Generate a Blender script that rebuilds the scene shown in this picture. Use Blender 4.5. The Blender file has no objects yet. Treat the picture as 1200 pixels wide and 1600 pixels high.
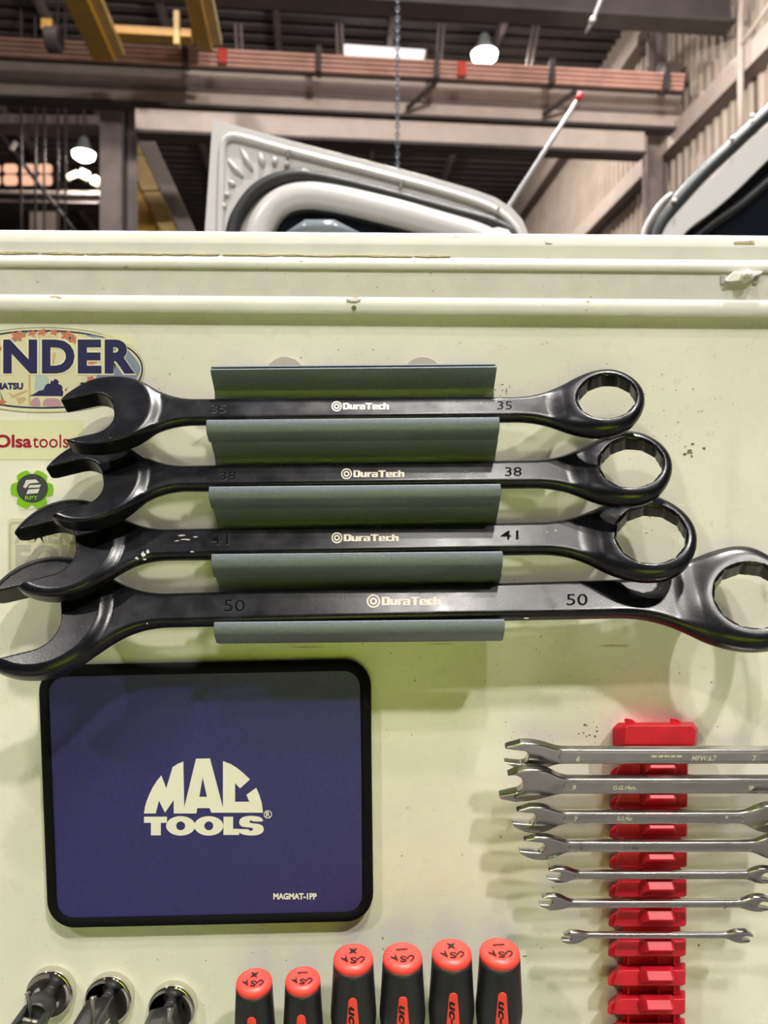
import bpy, bmesh, math, random
import numpy as np
from mathutils import Vector, Matrix
from mathutils.geometry import tessellate_polygon
random.seed(7)
R_ = math.radians
SC = bpy.context.scene
COL = SC.collection
F = 1202.0            # focal length in pixels of the 1200 px wide frame
D = 0.60              # camera to tool panel
H = 1.55              # camera height above the floor
# ---------------------------------------------------------------- camera, world, lights, exposure
cam_d = bpy.data.cameras.new('camera'); cam = bpy.data.objects.new('camera', cam_d); COL.objects.link(cam)
cam.location = (0, 0, H); cam.rotation_euler = (R_(90), 0, 0)
cam_d.sensor_fit = 'HORIZONTAL'; cam_d.sensor_width = 36; cam_d.lens = 36*F/1200
cam_d.clip_start = 0.02; cam_d.clip_end = 200
cam_d.dof.use_dof = True; cam_d.dof.focus_distance = 0.57; cam_d.dof.aperture_fstop = 11.0
SC.camera = cam
SC.view_settings.view_transform = 'Standard'; SC.view_settings.look = 'None'
SC.view_settings.gamma = 1; SC.view_settings.use_curve_mapping = False
SC.view_settings.exposure = -0.36
wd = bpy.data.worlds.new('world'); SC.world = wd; wd.use_nodes = True
wd.node_tree.nodes['Background'].inputs[0].default_value = (0.90, 0.80, 0.78, 1)
wd.node_tree.nodes['Background'].inputs[1].default_value = 0.05
# hall axes: V runs along the right wall, U across the hall
V_ = Vector((-0.0906, 0.9959, 0)).normalized(); U_ = Vector((V_.y, -V_.x, 0))
def B(u, v, h): return U_*u + V_*v + Vector((0, 0, h))
def BP(px, py, v):
    r = Vector(((px-600)/F, 1, (800-py)/F)); s = v/(r.x*V_.x + r.y*V_.y)
    return s*(r.x*U_.x + r.y*U_.y), H + s*r.z
def lamp(loc, target, power, size, color=(1, .95, .9), kind='AREA', spread=None):
    l = bpy.data.lights.new('lamp_or_fill_light', kind); l.energy = power; l.color = color
    if kind == 'AREA':
        l.shape = 'DISK'; l.size = size
        if spread: l.spread = spread
    else: l.shadow_soft_size = size
    o = bpy.data.objects.new('lamp_or_fill_light', l); COL.objects.link(o); o.location = loc
    o.rotation_euler = (Vector(target)-Vector(loc)).to_track_quat('-Z', 'Y').to_euler()
    return o
lamp((3.5, -5.4, 9.7), (0, .6, 1.5), 800, .45, (1, .95, .89))
lamp((0.7, -4.8, 10.3), (0, .6, 1.5), 390, .45, (1, .95, .89))
lamp((1.25, -3.4, 10.6), (0, .6, 1.5), 300, .40, (1, .95, .89))
lamp((-5.2, -4.8, 8.6), (0, .6, 1.5), 400, .45, (1, .95, .89))
lamp((0.6, -0.15, 10.8), (0.1, .5, 1.5), 1500, .45, (1, .95, .89))
lamp((1.2, 3.6, 9.5), (0, -.5, 1.3), 260, .5, (1, .96, .9), spread=R_(50))  # added spot aimed at the jacket so it bounces more yellow light
lamp((-2.6, 3.8, 9.5), (0, -.5, 1.3), 260, .5, (1, .96, .9), spread=R_(50))  # second added spot on the jacket, from the left

# ---------------------------------------------------------------- helpers: tagging, meshes
ORG = {}
def tag(o, label=None, cat=None, group=None, kind=None):
    if label: o['label'] = label
    if cat: o['category'] = cat
    if group: o['group'] = group
    if kind: o['kind'] = kind
    return o
def empty(name, loc, label, cat, group=None):
    o = bpy.data.objects.new(name, None); COL.objects.link(o); o.location = loc; o.empty_display_size = .02
    ORG[o.name] = Vector(loc); return tag(o, label, cat, group)
def mesh_of(name, verts, faces, mat, smooth=False, normals=None):
    me = bpy.data.meshes.new(name)
    if isinstance(verts, np.ndarray):
        fa = np.asarray(faces, dtype=np.int32); n = fa.shape[1]
        me.vertices.add(len(verts)); me.vertices.foreach_set('co', verts.astype(np.float32).ravel())
        me.loops.add(fa.size); me.loops.foreach_set('vertex_index', fa.ravel())
        me.polygons.add(len(fa)); me.polygons.foreach_set('loop_start', np.arange(0, fa.size, n, dtype=np.int32))
        me.update(calc_edges=True); me.validate()
    else:
        me.from_pydata([tuple(v) for v in verts], [], [tuple(f) for f in faces])
        bm = bmesh.new(); bm.from_mesh(me); bmesh.ops.recalc_face_normals(bm, faces=bm.faces); bm.to_mesh(me); bm.free()
    if smooth: me.polygons.foreach_set('use_smooth', np.ones(len(me.polygons), dtype=bool))
    if normals is not None: me.normals_split_custom_set_from_vertices(normals.tolist())
    if mat: me.materials.append(mat)
    return me
def mk(name, verts, faces, mat, parent=None, smooth=False, normals=None, label=None, origin=None):
    """one mesh object; verts are world coordinates, re-based on the parent's origin"""
    if parent is not None: o_ = ORG[parent.name]
    elif origin is not None: o_ = Vector(origin)
    else: o_ = Vector((0, 0, 0))
    if isinstance(verts, np.ndarray): vv = verts - np.array(o_)
    else: vv = [Vector(v)-o_ for v in verts]
    ob = bpy.data.objects.new(name, mesh_of(name, vv, faces, mat, smooth, normals)); COL.objects.link(ob)
    if parent is not None: ob.parent = parent
    else: ob.location = o_
    ORG[ob.name] = o_
    if label: ob['label'] = label
    return ob
def bevel(ob, w, seg=2, ang=40):
    m = ob.modifiers.new('bevel', 'BEVEL'); m.width = w; m.segments = seg; m.limit_method = 'ANGLE'; m.angle_limit = R_(ang)
    for p in ob.data.polygons: p.use_smooth = True
    try: m.harden_normals = True
    except Exception: pass
    return ob
def join_geo(parts):
    vs, fs = [], []
    for v, f in parts:
        b = len(vs); vs += list(v); fs += [tuple(i+b for i in q) for q in f]
    return vs, fs
def box_geo(c, ex, ey, ez):
    c, ex, ey, ez = map(Vector, (c, ex, ey, ez))
    v = [c+ex*a+ey*b+ez*d for d in (-1, 1) for b in (-1, 1) for a in (-1, 1)]
    return v, [(0,2,3,1), (4,5,7,6), (0,1,5,4), (2,6,7,3), (0,4,6,2), (1,3,7,5)]
def prism_geo(loops, fn, d0, d1):
    """loops of 2D points (first the outline, then holes); fn(p, d) -> world point at depth d"""
    polys = [[Vector((p[0], p[1], 0)) for p in lp] for lp in loops]
    tris = tessellate_polygon(polys); flat = [p for lp in loops for p in lp]; n = len(flat)
    v = [fn(p, d1) for p in flat] + [fn(p, d0) for p in flat]
    f = [tuple(t) for t in tris] + [tuple(i+n for i in reversed(t)) for t in tris]
    b = 0
    for lp in loops:
        m = len(lp)
        for i in range(m):
            j = (i+1) % m; f.append((b+i, b+j, b+j+n, b+i+n))
        b += m
    return v, f
def tube_geo(pts, r, seg=10, closed=False, flat=None):
    """round bar along pts; r a number or list"""
    pts = [Vector(p) for p in pts]; n = len(pts); rs = r if isinstance(r, (list, tuple)) else [r]*n
    vs, fs = [], []; up = None
    for i, p in enumerate(pts):
        a = pts[(i-1) % n] if (closed or i > 0) else p; b = pts[(i+1) % n] if (closed or i < n-1) else p
        t = (b-a).normalized()
        if up is None: up = t.orthogonal().normalized()
        up = (up - t*up.dot(t)).normalized(); s = t.cross(up)
        for k in range(seg):
            an = 2*math.pi*k/seg
            off = (up*math.cos(an)+s*math.sin(an))*rs[i]
            if flat: nrm, q = flat; off = off - nrm*off.dot(nrm)*(1-q)
            vs.append(p+off)
    m = n if closed else n-1
    for i in range(m):
        for k in range(seg):
            a = i*seg+k; b = i*seg+(k+1) % seg; c = ((i+1) % n)*seg+(k+1) % seg; d = ((i+1) % n)*seg+k
            fs.append((a, b, c, d))
    if not closed: fs += [tuple(range(seg-1, -1, -1)), tuple((n-1)*seg+k for k in range(seg))]
    return vs, fs
def lathe_geo(prof, o, ax, seg=32):
    """prof: (radius, height) list, spun about ax through o"""
    ax = Vector(ax).normalized(); a = ax.orthogonal().normalized(); b = ax.cross(a); o = Vector(o)
    vs, fs = [], []
    for r, h in prof:
        for k in range(seg):
            t = 2*math.pi*k/seg; vs.append(o+ax*h+(a*math.cos(t)+b*math.sin(t))*max(r, 1e-6))
    for i in range(len(prof)-1):
        for k in range(seg):
            fs.append((i*seg+k, i*seg+(k+1) % seg, (i+1)*seg+(k+1) % seg, (i+1)*seg+k))
    fs += [tuple(range(seg-1, -1, -1)), tuple((len(prof)-1)*seg+k for k in range(seg))]
    return vs, fs
def rrect(x0, y0, x1, y1, r, n=6):
    out = []
    for cx, cy, a0 in ((x1-r, y1-r, 0), (x0+r, y1-r, 90), (x0+r, y0+r, 180), (x1-r, y0+r, 270)):
        for k in range(n+1):
            a = R_(a0+90*k/n); out.append((cx+r*math.cos(a), cy+r*math.sin(a)))
    return out
def ell(cx, cy, rx, ry, n=48, a0=0, a1=360):
    return [(cx+rx*math.cos(R_(a0+(a1-a0)*k/n)), cy+ry*math.sin(R_(a0+(a1-a0)*k/n))) for k in range(n)]
def spl(pts, n=6, closed=False):
    """Catmull-Rom through points of any dimension"""
    P = [np.array(p, float) for p in pts]; m = len(P); out = []
    rng = range(m) if closed else range(m-1)
    for i in rng:
        p0 = P[(i-1) % m] if (closed or i > 0) else 2*P[0]-P[1]
        p1 = P[i]; p2 = P[(i+1) % m]
        p3 = P[(i+2) % m] if (closed or i < m-2) else 2*P[-1]-P[-2]
        for k in range(n):
            t = k/n
            out.append(.5*((2*p1)+(p2-p0)*t+(2*p0-5*p1+4*p2-p3)*t*t+(3*p1-p0-3*p2+p3)*t**3))
    if not closed: out.append(P[-1])
    return [tuple(q) for q in out]
def W(p, off):
    """point seen at pixel p on the plane that lies `off` metres in front of the tool panel"""
    d = D-off; return Vector(((p[0]-600)/F*d, d, H-(p[1]-800)/F*d))
_tc = {}
def text_geo(s, bold=0.0, shear=0.0, spacing=1.0):
    """flat letters, returns vertices (2D) and faces"""
    key = (s, bold, shear, spacing)
    if key in _tc: return _tc[key]
    cu = bpy.data.curves.new('t', 'FONT'); cu.body = s; cu.size = 1; cu.offset = bold; cu.shear = shear; cu.space_character = spacing
    cu.resolution_u = 4
    ob = bpy.data.objects.new('t', cu); COL.objects.link(ob)
    dg = bpy.context.evaluated_depsgraph_get(); dg.update()
    me = bpy.data.meshes.new_from_object(ob.evaluated_get(dg))
    v = [(q.co.x, q.co.y) for q in me.vertices]; f = [tuple(p.vertices) for p in me.polygons]
    bpy.data.objects.remove(ob); bpy.data.curves.remove(cu); bpy.data.meshes.remove(me)
    x0 = min(p[0] for p in v); x1 = max(p[0] for p in v); y0 = min(p[1] for p in v); y1 = max(p[1] for p in v)
    v = [((p[0]-x0)/(x1-x0), (p[1]-y0)/(y1-y0)) for p in v]
    _tc[key] = (v, f); return v, f
def solid_flat(v, f, fn, d0, d1):
    """give flat faces a thickness: fn(p, d)"""
    n = len(v); vs = [fn(p, d1) for p in v]+[fn(p, d0) for p in v]
    fs = [tuple(q) for q in f]+[tuple(i+n for i in reversed(q)) for q in f]
    cnt = {}
    for q in f:
        for i in range(len(q)):
            a, b = q[i], q[(i+1) % len(q)]; cnt[(a, b)] = 1
    for (a, b) in cnt:
        if (b, a) not in cnt: fs.append((a, b, b+n, a+n))
    return vs, fs
def text_px(s, box, off, th=.00012, bold=0.0, shear=0.0, spacing=1.0, rot=0):
    """letters filling the pixel box on the panel"""
    x0, y0, x1, y1 = box; v, f = text_geo(s, bold, shear, spacing)
    q = [(x0+(x1-x0)*a, y1-(y1-y0)*b) for a, b in v]
    return solid_flat(q, f, W, off, off+th)

# ---------------------------------------------------------------- materials
MATS = {}
def mat(name, col, rough=.5, metal=0.0, spec=.5, var=0.0, vscale=40, bump=0.0, bscale=300, emit=None, estr=0, specks=None, coat=0, rvar=0, stretch=None, trans=0):
    if name in MATS: return MATS[name]
    m = bpy.data.materials.new(name); m.use_nodes = True; nt = m.node_tree; b = nt.nodes['Principled BSDF']; L = nt.links.new
    b.inputs['Base Color'].default_value = (*col, 1); b.inputs['Roughness'].default_value = rough
    b.inputs['Metallic'].default_value = metal; b.inputs['Specular IOR Level'].default_value = spec
    b.inputs['Coat Weight'].default_value = coat
    if trans: b.inputs['Transmission Weight'].default_value = trans
    tc = nt.nodes.new('ShaderNodeNewGeometry'); src = tc.outputs['Position']
    if stretch:
        mp = nt.nodes.new('ShaderNodeMapping'); mp.inputs['Scale'].default_value = stretch; L(src, mp.inputs['Vector']); src = mp.outputs[0]
    def noise(scale, detail=4):
        n = nt.nodes.new('ShaderNodeTexNoise'); n.inputs['Scale'].default_value = scale; n.inputs['Detail'].default_value = detail
        L(src, n.inputs['Vector']); return n
    cur = None
    if var:
        n = noise(vscale); r = nt.nodes.new('ShaderNodeValToRGB'); L(n.outputs['Fac'], r.inputs[0])
        r.color_ramp.elements[0].position = .3; r.color_ramp.elements[1].position = .7
        r.color_ramp.elements[0].color = (*[c*(1-var) for c in col], 1); r.color_ramp.elements[1].color = (*[min(1, c*(1+var)) for c in col], 1)
        cur = r.outputs[0]
    if specks:
        for (scol, sscale, thr, wd_, sstr) in specks:
            n = noise(sscale, 3)
            if sstr:
                mp2 = nt.nodes.new('ShaderNodeMapping'); mp2.inputs['Scale'].default_value = sstr; L(tc.outputs['Position'], mp2.inputs['Vector']); L(mp2.outputs[0], n.inputs['Vector'])
            r = nt.nodes.new('ShaderNodeValToRGB'); L(n.outputs['Fac'], r.inputs[0])
            r.color_ramp.elements[0].position = thr; r.color_ramp.elements[1].position = thr+wd_
            r.color_ramp.elements[0].color = (0, 0, 0, 1); r.color_ramp.elements[1].color = (1, 1, 1, 1)
            mx = nt.nodes.new('ShaderNodeMix'); mx.data_type = 'RGBA'; L(r.outputs[0], mx.inputs[0])
            if cur is not None: L(cur, mx.inputs[6])
            else: mx.inputs[6].default_value = (*col, 1)
            mx.inputs[7].default_value = (*scol, 1); cur = mx.outputs[2]
    if cur is not None: L(cur, b.inputs['Base Color'])
    if rvar:
        n = noise(60); mr = nt.nodes.new('ShaderNodeMapRange'); L(n.outputs['Fac'], mr.inputs[0])
        mr.inputs[1].default_value = .3; mr.inputs[2].default_value = .7; mr.inputs[3].default_value = rough-rvar; mr.inputs[4].default_value = rough+rvar
        L(mr.outputs[0], b.inputs['Roughness'])
    if bump:
        n = noise(bscale, 3); bp = nt.nodes.new('ShaderNodeBump'); bp.inputs['Strength'].default_value = bump; bp.inputs['Distance'].default_value = .001
        L(n.outputs['Fac'], bp.inputs['Height']); L(bp.outputs[0], b.inputs['Normal'])
    if emit:
        b.inputs['Emission Color'].default_value = (*emit, 1); b.inputs['Emission Strength'].default_value = estr
    MATS[name] = m; return m
def flatmat(name, col, rough=.45, **k): return mat(name, col, rough, **k)
M_panel = mat('panel_paint', (.745, .73, .62), .30, var=.05, vscale=14, specks=[((.10, .09, .04), 190, .72, .03, None), ((.36, .33, .17), 45, .70, .12, (1, 1, .5))], rvar=.06)
M_rail = mat('rail_paint', (.76, .75, .71), .38, var=.05, vscale=30, specks=[((.30, .24, .16), 170, .70, .04, (.35, 1, 1))])
M_rust = mat('rust_streak', (.56, .45, .30), .8, var=.3, vscale=150)
M_black = mat('black_forged_steel', (.0045, .0045, .0070), .25, spec=.36, var=.3, vscale=70, rvar=.05, specks=[((.12, .12, .14), 150, .755, .05, (.4, 1, 1)), ((.014, .014, .022), 26, .55, .2, None)], bump=.04, bscale=900)
M_stamp = mat('stamped_mark', (.002, .002, .003), .7, spec=.1)
M_stampl = mat('stamp_edge_highlight', (.055, .055, .062), .35)  # lighter tone that paints a lit edge along the size digits
M_cream = mat('cream_print', (.72, .64, .56), .5)
M_rack = mat('grey_anodised', (.155, .180, .215), .50, metal=.30, var=.12, vscale=500, bump=.08, bscale=1600)
M_magnet = mat('magnet_steel', (.66, .60, .55), .4, metal=.4)
M_mat = mat('blue_leatherette', (.026, .022, .135), .45, var=.12, vscale=300, bump=.35, bscale=900)
M_bind = mat('black_binding', (.003, .003, .004), .8, spec=.15, bump=.4, bscale=1500)
M_white = mat('white_print', (.80, .78, .66), .5)
M_red = mat('red_plastic', (.58, .010, .028), .42, var=.12, vscale=90, specks=[((.12, .01, .01), 160, .72, .06, (.5, 1, 1))])
M_chrome = mat('satin_chrome', (.46, .45, .43), .20, metal=1, var=.06, vscale=80, rvar=.05)
M_mirror = mat('mirror_chrome', (.72, .69, .64), .06, metal=1)
M_grip = mat('black_grip', (.012, .012, .013), .42, var=.3, vscale=60, specks=[((.07, .07, .07), 130, .72, .06, (1, 1, .3))])
M_ox = mat('black_oxide', (.040, .040, .043), .42, bump=.05)
M_dkg = mat('roof_girder_paint', (.060, .051, .050), .6, var=.15, vscale=2)
M_cap = mat('coral_red_cap', (.82, .062, .048), .42, specks=[((.30, .03, .02), 190, .74, .04, None)])
M_inlay = mat('red_inlay', (.86, .065, .040), .5)
M_ink = mat('black_ink', (.006, .006, .006), .5)
M_navy = mat('navy_print', (.020, .018, .085), .45)
M_stick = mat('sticker_cream', (.74, .71, .48), .38)
M_bodyw = mat('white_car_paint', (.50, .49, .495), .25, coat=.4)
M_rubber = mat('black_rubber', (.012, .013, .015), .55)
M_glass = mat('dark_glass', (.006, .008, .012), .05, spec=.6)
M_steel = mat('brown_painted_steel', (.20, .165, .160), .6, var=.2, vscale=2)
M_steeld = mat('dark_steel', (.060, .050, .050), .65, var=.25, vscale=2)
M_beige = mat('beige_girt', (.50, .43, .385), .6, var=.08, vscale=3)
M_siding = mat('beige_siding', (.42, .36, .30), .6, var=.12, vscale=1.5)
M_deck = mat('roof_deck', (.10, .085, .085), .7, var=.2, vscale=1)
M_floor = mat('concrete', (.08, .077, .074), .6, var=.2, vscale=3)
M_yellow = mat('crane_yellow', (.52, .29, .035), .5, var=.12, vscale=2)
M_yellowl = mat('pale_yellow', (.62, .46, .17), .5, var=.1, vscale=2)
M_copper = mat('copper_bar', (.64, .37, .30), .45, var=.15, vscale=3)
M_hv = mat('high_visibility_yellow', (.62, .84, .015), .8)

# ---------------------------------------------------------------- implicit-surface mesher for the forged wrenches
def smin(a, b, k):
    h = np.maximum(k-np.abs(a-b), 0)/k; return np.minimum(a, b)-h*h*k*.25
def smax(a, b, k): return -smin(-a, -b, k)
def sstep(a, b, x):
    t = np.clip((x-a)/(b-a), 0, 1); return t*t*(3-2*t)
def surface_nets(fn, lo, hi, h):
    nx, ny, nz = [int(math.ceil((hi[i]-lo[i])/h))+1 for i in range(3)]
    ax = [np.float32(lo[i])+np.arange(n, dtype=np.float32)*np.float32(h) for i, n in enumerate((nx, ny, nz))]
    X, Y, Z = np.meshgrid(*ax, indexing='ij'); v = fn(X, Y, Z).astype(np.float32); s = v < 0
    cnt = sum(s[i:nx-1+i, j:ny-1+j, k:nz-1+k].astype(np.int8) for i in (0, 1) for j in (0, 1) for k in (0, 1))
    act = (cnt > 0) & (cnt < 8); idx = -np.ones(act.shape, dtype=np.int64); ii = np.argwhere(act); idx[act] = np.arange(len(ii))
    acc = np.zeros((len(ii), 3)); num = np.zeros(len(ii)); I, J, K = ii.T
    cor = [(a, b, c) for a in (0, 1) for b in (0, 1) for c in (0, 1)]
    for p in cor:
        for axis in range(3):
            if p[axis]: continue
            q = list(p); q[axis] = 1
            va = v[I+p[0], J+p[1], K+p[2]]; vb = v[I+q[0], J+q[1], K+q[2]]; m = (va < 0) != (vb < 0)
            t = np.where(m, va/np.where(m, va-vb, 1), 0); pos = np.tile(np.array(p, float), (len(ii), 1)); pos[:, axis] += t
            acc[m] += pos[m]; num[m] += 1
    P = (ii+acc/num[:, None])*h+np.array(lo)
    quads = []
    for axis in range(3):
        o = [(1, 2), (2, 0), (0, 1)][axis]
        sl0 = [slice(None)]*3; sl1 = [slice(None)]*3; sl0[axis] = slice(0, -1); sl1[axis] = slice(1, None)
        a = s[tuple(sl0)]; b = s[tuple(sl1)]; e = np.argwhere(a != b); e = e[(e[:, o[0]] > 0) & (e[:, o[1]] > 0)]
        sh = np.array(act.shape); e = e[(e[:, o[0]] < sh[o[0]]) & (e[:, o[1]] < sh[o[1]])]
        def at(d0, d1):
            c = e.copy(); c[:, o[0]] -= d0; c[:, o[1]] -= d1; return idx[c[:, 0], c[:, 1], c[:, 2]]
        q = np.stack([at(1, 1), at(0, 1), at(0, 0), at(1, 0)], 1); ins = a[e[:, 0], e[:, 1], e[:, 2]]
        q[~ins] = q[~ins][:, ::-1]; quads.append(q)
    Q = np.concatenate(quads); Q = Q[(Q >= 0).all(1)]
    def grad(P):
        g = np.zeros_like(P); ep = .08
        for i in range(3):
            d = np.zeros(3); d[i] = ep
            g[:, i] = (fn(*(P+d).T)-fn(*(P-d).T))/(2*ep)
        return g
    for _ in range(3):
        g = grad(P); f0 = fn(*P.T); st = -f0[:, None]*g/np.maximum((g*g).sum(1), .2)[:, None]
        n = np.linalg.norm(st, axis=1, keepdims=True); P = P+st*np.minimum(1, .5*h/np.maximum(n, 1e-9))
    g = grad(P); g /= np.maximum(np.linalg.norm(g, axis=1, keepdims=True), 1e-9)
    return P, Q, g
class Frame:
    """plane of a tool: origin seen at pixel p at stand-off `off`; t > 0 leans the top back, roll in degrees"""
    def __init__(s, p, off, t, roll):
        s.o = W(p, off); c, sn = math.cos(R_(t)), math.sin(R_(t)); X = Vector((1, 0, 0)); Y = Vector((0, sn, c))
        cr, sr = math.cos(R_(roll)), math.sin(R_(roll)); s.x = X*cr+Y*sr; s.y = Y*cr-X*sr; s.n = s.x.cross(s.y)
        s.M = np.array([s.x, s.y, s.n]).T
    def loc(s, p, z=0):
        """millimetres in the plane z (mm) of the point seen at pixel p"""
        o = s.o+s.n*z*.001; e = Vector((0, 0, H)); r = Vector(((p[0]-600)/F, 1, (800-p[1])/F))
        q = e+r*((o-e).dot(s.n)/r.dot(s.n))-s.o; return np.array([q.dot(s.x), q.dot(s.y)])*1000
    def world(s, P): return np.array(s.o)+(np.asarray(P)*.001) @ s.M.T
    def w(s, x, y, z): return s.o+(s.x*x+s.y*y+s.n*z)*.001
def ell_d(x, y, a, b):
    k0 = np.sqrt((x/a)**2+(y/b)**2)+1e-6; k1 = np.sqrt((x/a**2)**2+(y/b**2)**2)+1e-6; return k0*(k0-1)/k1
def rbox2(x, y, hx, hy, r):
    qx = np.abs(x)-hx+r; qy = np.abs(y)-hy+r
    return np.minimum(np.maximum(qx, qy), 0)+np.sqrt(np.maximum(qx, 0)**2+np.maximum(qy, 0)**2)-r
def hexd(x, y, r):
    x, y = np.abs(x), np.abs(y); return np.maximum(x, x*.5+y*.8660254)-r
def head_setup(fr, K, z, sgn=1):
    """open jaw: slot axis, half width and outline ellipse from points seen on its front face"""
    l0 = fr.loc(K['low'][0], z); l1 = fr.loc(K['low'][1], z); u = fr.loc(K['up'], z); top = fr.loc(K['top'], z); bot = fr.loc(K['bot'], z)
    ax = (l0-l1)/np.linalg.norm(l0-l1)
    if 'up2' in K:
        u2 = fr.loc(K['up2'], z); a2 = (u-u2)/np.linalg.norm(u-u2); ax = ax+a2; ax = ax/np.linalg.norm(ax)
    nr = np.array([-ax[1], ax[0]]);
    if nr[1] < 0: nr = -nr
    lm = (l0+l1)/2; um = (u+u2)/2 if 'up2' in K else u
    w = abs((um-lm).dot(nr))/2 if 'up2' in K else abs((u-l0).dot(nr))/2; crot = fr.loc(K['crotch'], z); mid = lm+nr*w if 'up2' in K else l0+nr*w
    E = (top+bot)/2; b = abs((top-bot).dot(nr))/2; a = np.linalg.norm(fr.loc(K['right'], z)-E)
    tip = max((l0-E).dot(ax), (u-E).dot(ax)); sl = (mid-E).dot(nr)
    return dict(ax=ax, nr=nr, w=w, E=E, a=a, b=b, tip=tip, sl=sl, cr=(crot-E).dot(ax))
def head_2d(h, x, y):
    qx = (x-h['E'][0])*h['ax'][0]+(y-h['E'][1])*h['ax'][1]; qy = (x-h['E'][0])*h['nr'][0]+(y-h['E'][1])*h['nr'][1]
    # stretch the jaw side so that the tips reach the seen length
    aj = h['tip']/max(.25, math.sqrt(max(.06, 1-(min(.97, (h['w']*1.0)/h['b']))**2)))
    aj = min(aj, h['a']*1.75)
    d = np.where(qx > 0, ell_d(qx, qy, aj, h['b']), ell_d(qx, qy, h['a'], h['b']))
    d = smax(d, qx-h['tip'], 1.5)
    L_ = 200.0; slot = rbox2(qx-(h['cr']+L_), qy-h['sl'], L_, h['w'], h['w']*.8)
    return d, slot
def combo_wrench(name, label, K):
    fr = Frame(K['o'], K['off'], 33, K['roll']); th, tc, tr = K['t_head']/2, K['t_handle']/2, K['t_ring']/2
    hd = head_setup(fr, K, th)
    hx = []
    for (px, yt, yb) in K['handle']:
        a = fr.loc((px, yt), tc)[1]; b = fr.loc((px, yb), -tc)[1]; hx.append((fr.loc((px, (yt+yb)/2), 0)[0], (a+b)/2, (a-b)/2))
    (xa, ca, ha), (xb, cb, hb) = hx
    rz = 9.0; rr = 28.0
    for _ in range(5):
        rc = fr.loc(K['ring'], rz+tr); rr = fr.loc((K['ring_right'], K['ring'][1]), rz+tr+rr*.15)[0]-rc[0]
        xs = rc[0]-rr-6; slope = math.tan(R_(13)); rz = slope*(rc[0]-xs)
    R = rr; rb = R*K.get('bore', .80); ct, sn = math.cos(R_(13)), math.sin(R_(13))
    def fn(x, y, z):
        d1, slot = head_2d(hd, x, y)
        f = (x-xa)/(xb-xa); cy = ca+(cb-ca)*f; hh = ha+(hb-ha)*f
        d2 = smax(np.abs(y-cy)-hh, np.abs(x-(hd['E'][0]+rc[0]-R*.4)/2)-(rc[0]-R*.4-hd['E'][0])/2, 14.0)
        d3 = np.sqrt((x-rc[0])**2+(y-rc[1])**2)-R
        o = smin(smin(d1, d2, K['k1']), d3, K['k2']); o = smax(o, -slot, 1.0)
        bend = np.maximum(x-xs, 0); zc = slope*(np.sqrt(bend*bend+16)-4)
        rh = np.sqrt((x-hd['E'][0])**2+(y-hd['E'][1])**2)
        wh = 1-sstep(hd['a']-1.0, hd['a']+9.0, rh); wr = 1-sstep(R*.95, R*1.75, np.sqrt((x-rc[0])**2+(y-rc[1])**2))
        t = tc+(th-tc)*wh+(tr-tc)*wr
        ke = 4.5+(1.3-4.5)*wh; ke = ke+(9.0-ke)*wr
        d = smax(o, (np.abs(z-zc)-t)*.93, ke)
        u = (x-rc[0])*ct+(z-rz)*sn; wv = -(x-rc[0])*sn+(z-rz)*ct
        star = np.minimum(hexd(u, y-rc[1], rb*.90), hexd(y-rc[1], u, rb*.90))
        rad = np.sqrt(u*u+(y-rc[1])**2); cone = rad-(rb*.98+np.maximum(0, (np.abs(wv)-tr+2.6))*1.0)
        bore = smin(star, cone, .6)
        return smax(d, -bore, .8)
    lo = (hd['E'][0]-hd['tip']-8, min(hd['E'][1]-hd['b'], rc[1]-R)-6, -max(th, tr)-3); hi = (rc[0]+R+4, max(hd['E'][1]+hd['b'], rc[1]+R)+6, rz+tr+R*slope+14)
    P, Q, g = surface_nets(fn, lo, hi, 1.0)
    root = empty(name, fr.o, label, 'wrench', 'large black combination wrenches on the grey rack')
    body = mk('body', fr.world(P), Q, M_black, root, True, g @ fr.M.T)
    zt = tc+.02
    # printed mark and stamped sizes lie on the front face of the handle
    def on(s, box, m, nm, bold=0, shear=0, dz=.06, sp=1.0):
        x0, y0, x1, y1 = box; v, f = text_geo(s, bold, shear, sp); vv = []
        for a, b in v:
            q = fr.loc((x0+(x1-x0)*a, y1-(y1-y0)*b), zt+.05); vv.append((q[0], q[1]))
        vs, fs = solid_flat(vv, f, lambda p, d: fr.w(p[0], p[1], d), zt-.3, zt+dz)
        return mk(nm, vs, fs, m, body)
    for bx in K['num']:
        on(K['size'], (bx[0]+.3, bx[1]+.7, bx[2]+.3, bx[3]+.7), M_stampl, 'size_mark_highlight', 0.004, dz=.10); on(K['size'], bx, M_stamp, 'size_mark', 0.004, dz=.16)  # offset lighter copy under the digits paints the emboss highlight
    x0, y0, x1, y1 = K['logo']; hgt = (y1-y0); cxp = x0+hgt*.5; cyp = (y0+y1)/2
    def fw(p, d): q = fr.loc(p, zt+.05); return fr.w(q[0], q[1], d)
    rg = lambda r: ell(cxp, cyp, r, r, 36)
    g1 = prism_geo([rg(hgt*.5), rg(hgt*.385)], fw, zt-.3, zt+.22)
    st = [(cxp+hgt*(.30 if k % 2 else .255)*math.cos(k*math.pi/12), cyp+hgt*(.30 if k % 2 else .255)*math.sin(k*math.pi/12)) for k in range(24)]
    g2 = prism_geo([st, rg(hgt*.135)], fw, zt-.3, zt+.22)
    mk('round_emblem', *join_geo([g1, g2]), M_cream, body)
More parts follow.
